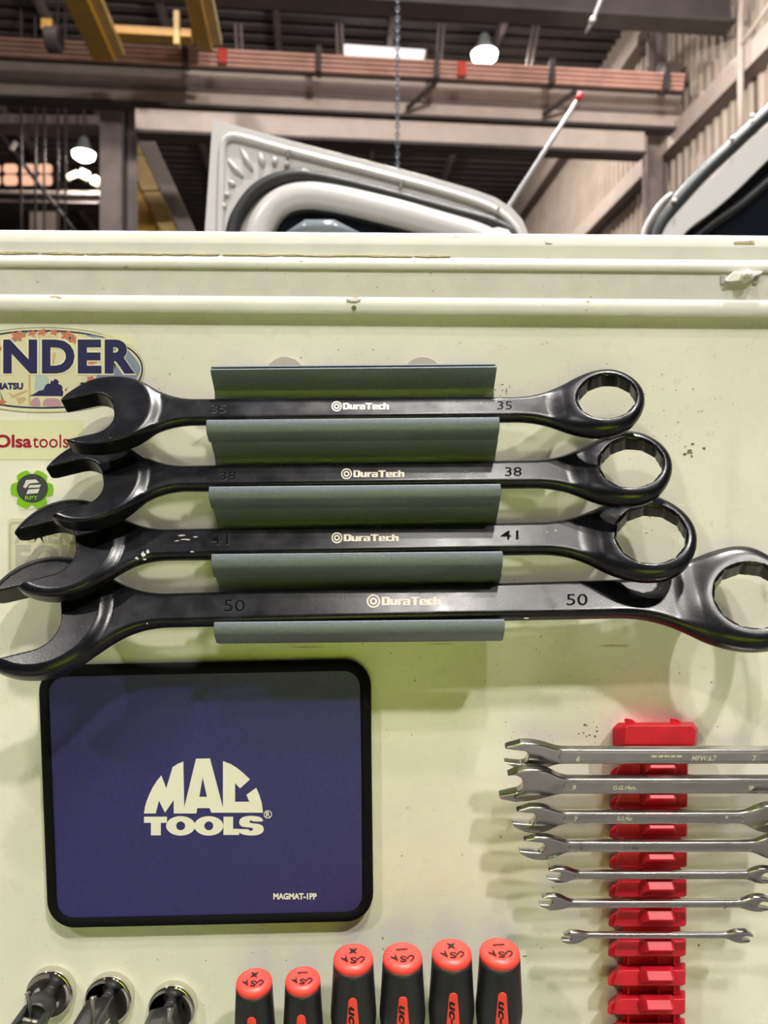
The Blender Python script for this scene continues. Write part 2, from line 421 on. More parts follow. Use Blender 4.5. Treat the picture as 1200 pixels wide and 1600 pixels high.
    G = []; GL = {'D': (.80, [[(0,0),(.62,0),(.78,.14),(.78,.86),(.62,1),(0,1)], [(.27,.2),(.27,.8),(.50,.8),(.50,.2)]]),
        'u': (.72, [[(0,.74),(.26,.74),(.26,.2),(.42,.2),(.42,.74),(.68,.74),(.68,0),(.08,0),(0,.08)]]),
        'r': (.50, [[(0,0),(0,.74),(.48,.74),(.48,.52),(.26,.52),(.26,0)]]),
        'a': (.72, [[(.04,.74),(.60,.74),(.68,.66),(.68,0),(.06,0),(0,.06),(0,.40),(.06,.46),(.42,.46),(.42,.56),(.04,.56)], [(.24,.32),(.42,.32),(.42,.15),(.24,.15)]]),
        'T': (.84, [[(0,1),(.82,1),(.82,.79),(.55,.79),(.55,0),(.27,0),(.27,.79),(0,.79)]]),
        'e': (.72, [[(.07,.74),(.61,.74),(.68,.67),(.68,.29),(.26,.29),(.26,.18),(.66,.18),(.66,0),(.07,0),(0,.07),(0,.67)], [(.26,.43),(.26,.58),(.43,.58),(.43,.43)]]),
        'c': (.62, [[(.07,.74),(.58,.74),(.58,.55),(.26,.55),(.26,.19),(.58,.19),(.58,0),(.07,0),(0,.07),(0,.67)]]),
        'h': (.70, [[(0,1),(.26,1),(.26,.74),(.60,.74),(.68,.66),(.68,0),(.42,0),(.42,.54),(.26,.54),(.26,0),(0,0)]])}
    tot = sum(GL[c][0] for c in 'DuraTech'); xx = x0+hgt*1.12; sx = (x1-xx)/tot; yb = cyp+hgt*.30; sy = hgt*.62
    for c in 'DuraTech':
        wd_, lp = GL[c]; G.append(prism_geo([[(xx+p[0]*sx, yb-p[1]*sy) for p in l] for l in lp], fw, zt-.3, zt+.22)); xx += wd_*sx
    mk('printed_lettering', *join_geo(G), M_cream, body)
    sc = []
    for (px, py, rx, ry) in K.get('scuff', ()):
        n = 9; lp = [(px+rx*math.cos(2*math.pi*k/n)*random.uniform(.35, 1.1), py+ry*math.sin(2*math.pi*k/n)*random.uniform(.35, 1.1)) for k in range(n)]
        sc.append(prism_geo([lp], fw, zt-.5, zt+.06))
    if sc: mk('paint_scuff', *join_geo(sc), M_scuff, body)['kind'] = 'stuff'
    return root
M_scuff = mat('scuffed_grey', (.34, .33, .31), .6)
combo_wrench('combination_wrench', 'shortest black combination wrench stamped 35, in the top slot of the grey rack', dict(
    o=(560, 640), off=.034, roll=.55, t_head=15, t_handle=10, t_ring=17, size='35', k1=34, k2=44,
    low=((100, 688), (168, 670)), up=(95, 624), up2=(157, 613), crotch=(177, 640), top=(178, 588), bot=(142, 693), right=(229, 651),
    handle=((300, 620, 669), (800, 617, 664)), ring=(952, 616), ring_right=1011, num=((329, 632, 353, 645), (777, 627, 800, 640)), logo=(518, 627, 608, 643), scuff=((771, 624, 5, 1), (780, 622, 4, 1), (752, 629, 1, 3), (858, 639, 2, 2))))
combo_wrench('combination_wrench', 'black combination wrench stamped 38, second from the top of the grey rack', dict(
    o=(560, 745), off=.034, roll=.55, t_head=16, t_handle=10.5, t_ring=18, size='38', k1=36, k2=46,
    low=((76, 803), (143, 785)), up=(69, 730), up2=(132, 716), crotch=(160, 745), top=(156, 686), bot=(125, 815), right=(212, 756),
    handle=((300, 724, 772), (800, 716, 767)), ring=(991, 720), ring_right=1054, num=((344, 737, 369, 750), (789, 730, 815, 744)), logo=(533, 732, 632, 749)))
combo_wrench('combination_wrench', 'black combination wrench stamped 41, with white scuffs near its open jaw', dict(
    o=(560, 848), off=.034, roll=.55, t_head=17, t_handle=11, t_ring=18.5, size='41', k1=40, k2=52,
    low=((23, 913), (97, 891)), up=(18, 829), up2=(80, 816), crotch=(118, 853), top=(112, 776), bot=(82, 929), right=(176, 849),
    handle=((300, 823, 879), (800, 813.5, 871)), ring=(1022, 832), ring_right=1092, num=((328, 836, 357, 851), (782, 829, 810, 843)), logo=(518, 832, 623, 849), scuff=((223, 866, 6, 5), (231, 861, 3, 5), (214, 872, 3, 3), (226, 874, 4, 2), (283, 837, 9, 2), (292, 843, 11, 1.6), (277, 845, 5, 1.2), (305, 839, 6, 1.2), (300, 862, 5, .8), (868, 829, 3, 2), (855, 832, 2, 1.5))))
combo_wrench('combination_wrench', 'largest black combination wrench stamped 50, in the bottom slot, jaw over the mat', dict(
    o=(560, 945), off=.037, roll=.55, t_head=20, t_handle=12.5, t_ring=21, size='50', k1=50, k2=66,
    low=((-24, 1035), (73, 1007)), up=(-22, 926.5), up2=(24, 918), crotch=(95, 957), top=(84, 864), bot=(44, 1053), right=(153, 960),
    handle=((300, 923, 983), (790, 908, 973)), ring=(1182, 928), ring_right=1258, num=((350, 937, 383, 956), (885, 928, 918, 946)), logo=(573, 929, 689, 950), scuff=((822, 966, 5, .9), (1092, 969, 3, 2.4), (230, 974, 1.5, 1.5))))
# ---------------------------------------------------------------- tool panel with its folded top rail
pt = empty('cabinet_door', (0, D, 0), 'cream steel door panel with white folded top rail, carrying all the tools', 'cabinet door')
XL, XR = -1.1, 1.1
def zat(py, off): return H-(py-800)/F*(D-off)
v, f = box_geo((0, D+.009, zat(470, 0)/2), (XR, 0, 0), (0, .009, 0), (0, 0, zat(470, 0)/2)); mk('panel', v, f, M_panel, pt)
def bar_x(prof, x0, x1, slope=0.0, xc=0.0):
    """profile of (pixel y, off) spun along x as a closed bar; slope tilts it in the panel plane"""
    n = len(prof); vs = []
    for x in (x0, x1):
        for (py, off) in prof: vs.append(Vector((x, D-off, zat(py, off)+(x-xc)*slope)))
    fs = [(i, (i+1) % n, n+(i+1) % n, n+i) for i in range(n)]
    tri = tessellate_polygon([[Vector((q[0], q[1]*1000, 0)) for q in prof]])
    fs += [tuple(t) for t in tri]+[tuple(n+i for i in reversed(t)) for t in tri]
    return vs, fs
sl = -.0075
bevel(mk('top_lip', *bar_x([(364, -.060), (366.5, .0064), (381, .0078), (384, .0076), (402, .0068), (402, -.02), (380, -.06)], XL, XR, sl), M_rail, pt), .0012, 2)
bevel(mk('upper_flange', *bar_x([(400, .0058), (404, .0078), (409, .0088), (416, .0090), (421, .0078), (421, -.01), (400, -.02)], XL, XR, sl), M_rail, pt), .0010, 2)
mk('recessed_web', *bar_x([(415, .0064), (472, .0056), (472, -.01), (415, -.01)], XL, XR, sl), mat('shaded_rail_web', (.60, .58, .54), .5, var=.06, vscale=60, specks=[((.34, .31, .25), 260, .70, .04, None)]), pt)  # rail paint toned darker, putting the recess's shade into the colour
bevel(mk('lower_flange', *bar_x([(463, -.002), (464.5, .0070), (468, .0080), (484, .0080), (491, .0062), (492, .001), (480, -.005)], XL, XR, sl), M_rail, pt), .0011, 3)
# caulk streak along the rail, screw plate, tab slots, punched hole
rs = []
x = -10.0
while x < 700:
    w_ = random.uniform(22, 60); y = 394.5+x*.0085+random.uniform(-.7, .7)
    rs.append(prism_geo([[(x, y-random.uniform(.2, .8)), (x+w_*.5, y-random.uniform(.4, 1.4)), (x+w_, y-.2), (x+w_*.8, y+random.uniform(.4, 2)), (x+w_*.4, y+random.uniform(.6, 2.6)), (x+w_*.2, y+.6)]], W, .0055, .0079)); x += w_*random.uniform(.8, 1.15)
mk('old_sealant', *join_geo(rs), M_rust, pt)
for (px, py) in ((1165, 378.5),):
    mk('paint_chip', *join_geo([prism_geo([[(px-18+6*k, py-1.5+random.uniform(-1, 1)), (px-11+6*k, py-2+random.uniform(-1, 1)), (px-10+6*k, py+2), (px-16+6*k, py+2.5)]], W, .0055, .0080) for k in range(5)]), M_rust, pt)
bevel(mk('latch_plate', *prism_geo([[(1146, 424), (1192, 424), (1190, 428), (1179, 432), (1176, 437), (1140, 441), (1132, 439), (1139, 430)]], W, .003, .0105), M_rail, pt), .0012, 2)
mk('latch_screw', *lathe_geo([(.0042, -.004), (.0046, .003), (.0040, .004), (.0024, .0042), (.0022, .0062), (.0005, .0066)], W((1165, 432), .0100), (0, -1, 0), 24), M_rail, pt, True)
for px in (1129, 1180): bevel(mk('slot_tab', *prism_geo([rrect(px-3, 429, px+3.4, 443, 1.2, 3)], W, .003, .0072), mat('tab_grey', (.34, .35, .36), .5), pt), .0004, 1)
bevel(mk('punched_tab', *prism_geo([[(541, 466), (564, 466), (563, 469), (558, 471), (547, 471), (542, 469)]], W, .0060, .0090), M_rail, pt), .0005, 2)
mk('punched_hole', *prism_geo([ell(553, 481.5, 4.0, 4.2, 24)], W, .0065, .0082), mat('hole_shadow', (.12, .13, .05), .8), pt)

spk = []
rs_ = random.Random(3)
def speck(px, py, r, asp=1.0):
    n = 7; spk.append(prism_geo([[(px+r*asp*math.cos(2*math.pi*k/n)*rs_.uniform(.5, 1.2), py+r*math.sin(2*math.pi*k/n)*rs_.uniform(.5, 1.2)) for k in range(n)]], W, -.0002, .00012))
for cx, cy, sx, sy, n, r in ((790, 605, 18, 8, 14, .9), (1040, 650, 50, 40, 34, .8), (1075, 706, 8, 4, 9, 2.0), (1120, 620, 40, 30, 12, .7), (1000, 810, 25, 14, 14, 1.1), (925, 1145, 12, 10, 12, 1.4), (250, 600, 12, 8, 6, 1.0), (700, 540, 120, 20, 14, .7), (870, 1090, 130, 40, 22, .8), (640, 1180, 30, 120, 8, .7), (850, 1420, 30, 50, 12, .8), (300, 1500, 100, 25, 8, .7), (640, 1485, 130, 25, 8, .9), (560, 545, 30, 8, 4, .8), (1130, 880, 20, 14, 8, 1.2), (700, 1010, 200, 12, 16, .8)):
    for _ in range(n): speck(rs_.gauss(cx, sx), rs_.gauss(cy, sy), r*rs_.uniform(.5, 1.5), rs_.uniform(.8, 1.8))
for px, py, r, a in ((1043, 1210, 1.2, .9), (598, 1466, 2.2, .5), (820, 1494, 1.4, 3), (690, 1006, .5, 60), (480, 1011, .5, 70), (960, 1008, .5, 50)): speck(px, py, r, a)
spo = mk('dirt_specks', *join_geo(spk), mat('dirt', (.20, .15, .07), .7), pt); spo['kind'] = 'stuff'
# ---------------------------------------------------------------- stickers on the panel
def thing_at(name, p, off, label, cat, group=None): return empty(name, W(p, off), label, cat, group)
st = thing_at('oval_sticker', (75, 640), .0, 'oval cream and navy sticker reading NDER, behind the top open jaw', 'sticker')
def ov(cx, cy, rx, ry, n=72, p=2.15):
    return [(cx+rx*math.copysign(abs(math.cos(2*math.pi*k/n))**(2/p), math.cos(2*math.pi*k/n)), cy+ry*math.copysign(abs(math.sin(2*math.pi*k/n))**(2/p), math.sin(2*math.pi*k/n))) for k in range(n)]
mk('backing', *prism_geo([ov(68, 578, 156, 65)], W, 0, .00025), M_stick, st)
mk('backing_tab', *prism_geo([rrect(120, 523, 214, 600, 16)], W, 0, .00022), M_stick, st)
mk('edge_line', *prism_geo([ov(68, 578, 158, 67), ov(68, 578, 157.2, 66.2)], W, .0001, .00028), mat('edge_line', (.36, .36, .24), .5), st)
mk('border_ring', *prism_geo([ov(68, 577, 155.5, 61.5), ov(68, 577, 153, 59)], W, .0002, .0004), M_navy, st)
mk('scene_print', *prism_geo([ov(68, 577, 152, 58)], W, .0002, .00036), mat('sticker_field', (.66, .62, .42), .4), st)
c_bl = mat('print_slate', (.22, .26, .36), .45); c_rd = mat('print_rose', (.52, .18, .12), .45); c_gr = mat('print_green', (.20, .28, .14), .45); c_tq = mat('print_pale_blue', (.40, .50, .48), .45); c_mv = mat('print_mauve', (.46, .27, .34), .45); c_tn = mat('print_tan', (.55, .40, .22), .45)
def patch(nm, loops, m, o=.00042, par=None):
    for l in loops: mk(nm, *prism_geo([l], W, .0003, o), m, par or st)
patch('slate_print', [spl([(134, 524), (160, 528), (168, 560), (150, 590), (160, 612), (195, 615), (214, 590), (219, 574), (208, 556), (190, 540), (165, 534)], 4, True)], c_bl)
patch('flower_print', [[(cx+r*(1+.3*math.cos(5*a))*math.cos(a), cy+r*.7*(1+.3*math.cos(5*a))*math.sin(a)) for a in [2*math.pi*k/30 for k in range(30)]] for cx, cy, r in ((28, 525, 10), (50, 521, 6), (66, 519.5, 7), (85, 519.5, 6), (105, 524, 9), (115, 531, 7), (2, 545, 6), (3, 628, 6), (143, 566, 7), (142, 592, 6))], c_rd, .00044)
patch('leaf_print', [[(18, 531), (26, 521), (44, 519), (34, 528), (22, 535)], [(94, 520), (103, 520), (122, 529), (118, 536), (104, 531)], [(0, 610), (4, 620), (8, 632), (2, 630)]], c_gr, .00040)
patch('robe_print', [spl([(60, 534), (66, 534), (67, 580), (76, 590), (74, 606), (62, 611), (54, 608), (56, 585)], 4, True)], c_tq)
patch('column_print', [[(44.5, 534), (48, 534), (48, 633), (44.5, 633)], [(82, 552), (86, 550), (87, 556), (84, 572), (82, 572)], [(12, 612), (20, 617), (42, 609), (43, 612), (24, 621), (18, 622)], [(24, 622), (38, 620), (42, 624), (34, 630), (30, 632)]], c_tn, .00043)
patch('ground_print', [spl([(47, 633), (52, 623), (60, 622), (63, 634)], 4, True), spl([(68, 634), (70, 624), (80, 622), (92, 624), (95, 634)], 4, True)], c_mv)
patch('state_outline', [[(45, 618.5), (52, 616), (60, 611), (68, 609), (71, 602), (75, 599), (78, 600), (80, 594), (83, 596), (85, 592), (89, 593), (92, 596), (91, 600), (95, 601), (98, 605), (97, 609), (99, 612), (98, 619)], [(101, 610), (106, 604), (103, 611)], [(124, 600), (128, 597), (132, 598), (128, 601)]], M_navy, .00048)
for s_, bx in (('N', (5, 530.5, 58, 583.5)), ('D', (65.5, 530.5, 116.5, 583.5)), ('E', (121.5, 530.5, 158.5, 583.5)), ('R', (163.5, 530.5, 211, 583.5))):
    bd = .045
    mk('letter_outline', *text_px(s_, (bx[0]-2.6, bx[1]-2.6, bx[2]+2.6, bx[3]+2.6), .0004, .00012, .075), M_stick, st)
    mk('letter', *text_px(s_, bx, .0005, .00016, bd), M_navy, st)
mk('small_lettering', *text_px('MATSU', (-7, 598, 36, 608.5), .0004, .00016, .05), M_navy, st)
mk('arc_lettering', *text_px('RGINI', (50, 524, 90, 530), .0004, .0001, .0), c_tn, st)
st2 = thing_at('clear_sticker', (60, 718), .0, 'clear rectangular sticker with dark red lettering ending in tools, below the oval sticker', 'sticker')
mk('film', *prism_geo([[(-20, 656), (131, 656), (131, 718), (-20, 718)]], W, 0, .0002), mat('clear_film', (.70, .69, .46), .25), st2)
M_dr = mat('dark_red_print', (.30, .008, .030), .45)
mk('bold_lettering', *text_px('Olsa', (-8, 679, 49.5, 699.5), .0001, .00025, .030), M_dr, st2)
mk('thin_lettering', *text_px('tools', (51, 679, 107, 699.5), .0001, .00025, .004), M_dr, st2)
st3 = thing_at('gear_sticker', (50, 797), .0, 'small white hexagon sticker with green gear and the letters RPT', 'sticker')
mk('backing', *prism_geo([[(14, 765), (31, 736), (68, 733), (85, 763), (70, 793), (33, 797)]], W, 0, .0002), mat('sticker_white', (.74, .70, .58), .4), st3)
gear = []
for k in range(72):
    a = 2*math.pi*k/72; r = 33.5-7.5*max(0, math.cos(6*(a-R_(30))))**1.5*1.0
    gear.append((50+r*math.cos(a+R_(0)), 765+r*.93*math.sin(a)))
mk('green_gear', *prism_geo([gear], W, .0001, .0003), mat('lime_print', (.20, .46, .015), .45), st3)
mk('dark_disc', *prism_geo([ell(50.5, 763, 24.5, 22.5, 40)], W, .0002, .0004), mat('charcoal_print', (.045, .050, .055), .45), st3)
mk('emblem', *join_geo([prism_geo([l], W, .0003, .0005) for l in ([(41, 750), (56, 749), (61, 754), (46, 755.5), (40, 763), (36, 761)], [(46, 758), (64, 757), (62, 761.5), (44, 762.5)], [(44, 765), (62, 763.5), (59, 770.5), (41, 772)])]), mat('emblem_white', (.62, .60, .58), .5), st3)
mk('lettering', *text_px('RPT', (39, 775, 59, 781), .0003, .0002, .02), mat('lime_print', (.2, .46, .015)), st3)
st4 = thing_at('faded_sticker', (80, 900), .0, 'faded grey lettered sticker with thin frame, behind the 41 wrench jaw', 'sticker')
M_fg = mat('faded_print', (.44, .43, .36), .5)
mk('film', *prism_geo([rrect(12, 810, 150, 905, 7)], W, 0, .00015), mat('faded_film', (.62, .59, .43), .4), st4)
mk('frame', *prism_geo([rrect(14, 815, 148, 903, 6), rrect(17.5, 818, 145, 900, 4)], W, .0001, .00025), M_fg, st4)
mk('small_letters', *text_px('AMERI', (23, 822, 118, 847), .0001, .0002, .035), M_fg, st4)
mk('large_letters', *text_px('FOL', (24, 850.5, 122, 897), .0001, .0002, .035), M_fg, st4)

# ---------------------------------------------------------------- grey stepped wrench rack on round magnets
rk = thing_at('wrench_rack', (555, 1000), 0, 'grey four-slot metal rack holding the large black wrenches', 'tool rack')
slots = [((329, 776), (574, 619), (323, 780), (655, 684)), ((330, 778), (686, 722), (327, 782), (759, 788)), ((333, 780), (789, 820), (331, 785), (864, 895)), ((337, 784), (896, 918), (335, 788), (970, 998))]
def roll_bar(prof, xl, xr, th, pr):
    """open sheet profile (pixel y, off) of thickness th between pixel x ends measured at off pr, rolled 0.55 degree"""
    a = W((xl, 0), pr).x; b = W((xr, 0), pr).x; n = len(prof); pts = [Vector((0, D-o, zat(y, o))) for y, o in prof]; vs = []
    prs = []
    for i, p in enumerate(pts):
        t = (pts[min(i+1, n-1)]-pts[max(i-1, 0)]).normalized(); nn = Vector((0, -t.z, t.y)); prs.append((p, p+nn*th))
    ring = [q[0] for q in prs]+[q[1] for q in reversed(prs)]; m = len(ring); sl_ = .0096
    for x in (a, b): vs += [Vector((x, q.y, q.z+(x-(a+b)/2)*sl_)) for q in ring]
    fs = [(i, (i+1) % m, m+(i+1) % m, m+i) for i in range(m)]
    for base in (0, m):
        for i in range(n-1): fs.append((base+i, base+i+1, base+m-2-i, base+m-1-i))
    return vs, fs
for i, ((lx0, lx1), (ly0, ly1), (px0, px1), (py0, py1)) in enumerate(slots):
    hgt = ly1-ly0; o0 = .0375
    leaf = [(ly0, o0)] + [(ly0+hgt*t, o0-.0165*s) for t, s in ((.18, .16), (.38, .40), (.58, .66), (.72, .82), (.80, .87), (1.0, .92), (1.15, .93))] + [(ly1+22, .0185), (py1-9, .030)]
    bevel(mk('slot_back', *roll_bar(leaf, lx0, lx1, -.0016, o0), M_rack, rk, True), .0004, 2, 60)
    h2 = py1-py0
    lip = [(py0+.5, .0492), (py0+h2*.25, .0502), (py0+h2*.55, .0498), (py0+h2*.60, .0490), (py1, .0425), (py1+1, .034)]
    bevel(mk('slot_lip', *roll_bar(lip, px0, px1, -.0022, .0495), M_rack, rk), .0006, 2, 50)
    for mx in (375, 735) if i < 2 else ():
        mk('rivet_boss', *lathe_geo([(.0085, 0), (.0083, .0008), (.007, .0012), (.0004, .0013)], W((mx+i*6, ly1+2), .0225), (0, -1, .12), 28), M_rack, rk, True)
bevel(mk('back_plate', *roll_bar([(572, .0315), (590, .016), (640, .006), (1000, .004)], 330, 774, .0012, .03), M_rack, rk), .0003, 1)
for mx in (446, 660):
    mk('magnet_disc', *lathe_geo([(.0150, 0), (.0155, .0006), (.0155, .0030), (.0150, .0036), (.0004, .0036)], W((mx, 589), 0), (0, -1, 0), 40), M_magnet, rk)

# ---------------------------------------------------------------- blue mat
mt = thing_at('magnetic_mat', (322, 1445), 0, 'blue rectangular mat with black cloth binding and large white maker mark', 'mat')
def quad_map(c):
    (x0, y0), (x1, y1), (x2, y2), (x3, y3) = c      # TL TR BR BL
    def g(u, v): return ((x0*(1-u)+x1*u)*(1-v)+(x3*(1-u)+x2*u)*v, (y0*(1-u)+y1*u)*(1-v)+(y3*(1-u)+y2*u)*v)
    return g
qm = quad_map([(62, 1041), (578, 1031), (582, 1436), (78, 1447)])
def rr_uv(m, r):  # rounded rectangle loop inset m px
    return [qm(x/510, y/408) for x, y in rrect(m, m, 510-m, 408-m, max(r, 3), 9)]
bevel(mk('mat_body', *prism_geo([rr_uv(8, 30)], W, .0005, .0085), M_mat, mt), .0018, 3)
bl = rr_uv(8, 33)
mk('binding', *tube_geo([W(p, .0056) for p in bl], .0048, 10, True, (Vector((0, 1, 0)), 1.1)), M_bind, mt, True)
po = .0085
mcx = lambda L: [(200+x/4.8, 1160+y/4.8) for x, y in L]
arcL = [(120, 533), (126, 490), (140, 440), (160, 390), (186, 336), (218, 286), (250, 248)]
outl = arcL+[(287, 343), (335, 185), (375, 160), (415, 143), (422, 487), (510, 122), (615, 120), (712, 487), (712, 140), (770, 162), (815, 190), (865, 230), (915, 278), (840, 345), (803, 305), (803, 445), (910, 445), (888, 393), (962, 340), (985, 395), (1003, 455), (1013, 527), (625, 527), (612, 493), (520, 493), (512, 533), (343, 533), (343, 432), (277, 527), (232, 437), (208, 533)]
hole = [(560, 262), (592, 408), (535, 408)]
mk('arched_lettering', *prism_geo([mcx(outl), mcx(hole)], W, po-.0002, po+.00025), M_white, mt)
g = [prism_geo([mcx([(120, 557), (292, 557), (292, 603), (246, 603), (246, 697), (172, 697), (172, 603), (120, 603)])], W, po-.0002, po+.00025)]
for cx in (395, 606): g.append(prism_geo([mcx(ell(cx, 626, 109, 73, 48)), mcx(ell(cx, 626, 34, 33, 30))], W, po-.0002, po+(.00025 if cx < 500 else .00027)))
g.append(prism_geo([mcx([(716, 557), (788, 557), (788, 648), (834, 648), (834, 694), (716, 694)])], W, po-.0002, po+.00025))
S_ = [(1008, 592), (1004, 570), (975, 556), (925, 551), (875, 556), (843, 574), (834, 600), (846, 626), (880, 636), (925, 640), (938, 648), (932, 660), (912, 663), (900, 652), (830, 652), (836, 676), (868, 692), (920, 698), (975, 693), (1008, 676), (1018, 652), (1010, 628), (980, 612), (930, 606), (912, 600), (914, 588), (928, 585), (938, 592)]
g.append(prism_geo([mcx(spl(S_, 3, True))], W, po-.0002, po+.00026))
mk('wide_lettering', *join_geo(g), M_white, mt)
mk('registered_ring', *join_geo([prism_geo([mcx(ell(1049, 540, 31, 31, 28)), mcx(ell(1049, 540, 25, 25, 28))], W, po-.0002, po+.0002), text_px('R', (200+1034/4.8, 1160+520/4.8, 200+1066/4.8, 1160+560/4.8), po-.0002, .0004, .02)]), M_white, mt)
mk('corner_lettering', *text_px('MAGMAT-1PP', (427, 1395.5, 495, 1405.5), po-.0002, .0004, .045), M_white, mt)
# ---------------------------------------------------------------- red rail with small double open-end wrenches
rl = thing_at('red_tool_rail', (1012, 1700), 0, 'red plastic clip rail holding the small chrome wrenches', 'tool rail')
def hexnose(x0, x1, yt, yb, o0, o1, ch):
    """six-sided nose sticking out of the rail, chamfered towards the front"""
    h = yb-yt
    a = [(x0, yt+h*.50), (x0+7, yt-1), (x1-6, yt-1), (x1, yt+h*.50), (x1-5, yb-1), (x0+4, yb+1)]
    f1 = [(x0+16, yt+2), (x1-8, yt+2)]; r1 = [(x0+19, yt+h*.58), (x1-4, yt+h*.58)]
    vs = [W(p, o0) for p in a]+[W(f1[0], o1-.004), W(f1[1], o1-.004), W(r1[0], o1), W(r1[1], o1)]
    return vs, [(5, 4, 3, 2, 1, 0), (1, 2, 7, 6), (6, 7, 9, 8), (8, 9, 4, 5), (0, 1, 6), (0, 6, 8), (0, 8, 5), (3, 7, 2), (3, 9, 7), (3, 4, 9)]
# top end block with two small ears
blk = [(957, 1138), (966, 1129), (1082, 1128), (1091, 1139), (1089, 1164), (1085, 1168), (957, 1168)]
bf = [(978, 1136), (984, 1134), (1081, 1134), (1087, 1141), (1086, 1161), (1083, 1165), (977, 1164)]
n = 7; vs = [W(p, 0) for p in blk]+[W(p, .022) for p in blk]+[W(p, .031) for p in bf]
bevel(mk('end_block', vs, [tuple(range(n-1, -1, -1)), tuple(range(2*n, 3*n))]+[(i, (i+1) % n, n+(i+1) % n, n+i) for i in range(n)]+[(n+i, n+(i+1) % n, 2*n+(i+1) % n, 2*n+i) for i in range(n)], M_red, rl), .0006, 2)
for ex in (975, 1046): bevel(mk('ear', *prism_geo([[(ex, 1124), (ex+3, 1122), (ex+13, 1124), (ex+20, 1130), (ex+8, 1133), (ex+1, 1128)]], W, .012, .024), M_red, rl), .0005, 2)
mk('spine', *prism_geo([[(975, 1160), (1064, 1160), (1062, 1720), (972, 1720)]], W, 0, .0135), M_red, rl)
NOSE_Y = [1185, 1231.5, 1277, 1324, 1370, 1416, 1462.5, 1508, 1552.5, 1597, 1642]
proto = None
y0 = NOSE_Y[0]
def W0(p, off): return W(p, off)
def clip_parts():
    out = []
    body = [(968, y0+7), (972, y0+4), (1074, y0+4), (1075, y0+8), (1075, y0+29), (1070, y0+31), (968, y0+31), (960, y0+29)]
    m = len(body); fr_ = [(p[0]+(2 if p[0] < 1000 else -1.5), p[1]+(2 if p[1] < y0+10 else -1)) for p in body]
    vs = [W(p, .004) for p in body]+[W(p, .0215) for p in body]+[W(p, .0245) for p in fr_]
    out.append(('clip_base', (vs, [tuple(range(m-1, -1, -1)), tuple(range(2*m, 3*m))]+[(i, (i+1) % m, m+(i+1) % m, m+i) for i in range(m)]+[(m+i, m+(i+1) % m, 2*m+(i+1) % m, 2*m+i) for i in range(m)])))
    tab = [(954, y0+22), (958, y0+17), (965, y0+12), (976, y0+11), (976, y0+31), (960, y0+34), (953, y0+31)]
    out.append(('side_tab', prism_geo([tab], W, .003, .0195)))
    out.append(('clip_nose', hexnose(998, 1060, y0, y0+27, .0235, .036, .004)))
    return out
P0 = []
for nm, geo in clip_parts(): P0.append(bevel(mk(nm, *geo, M_red, P0[0] if P0 else rl), .0007, 2))
P0[0].parent = rl
for k, ny in enumerate(NOSE_Y[1:]):
    base = P0[0].copy(); COL.objects.link(base); base.parent = rl
    for ob in P0[1:]:
        c = ob.copy(); COL.objects.link(c); c.parent = base
    for c in (base,):
        dz = -(ny-y0)/F*(D-.02); c.location = (W((1003.5-.011*(ny-y0), 0), .02).x-W((1003.5, 0), .02).x, 0, dz)
M_gd = mat('dark_slot', (.03, .004, .006), .6)
for ny in (1484, 1530, 1575):   # short ribs bridging the empty slots
    for px in (980, 1027, 1052): bevel(mk('slot_rib', *prism_geo([[(px, ny+8), (px+4, ny+8), (px+4, ny+24), (px, ny+24)]], W, .012, .0180), M_red, rl), .0004, 1)

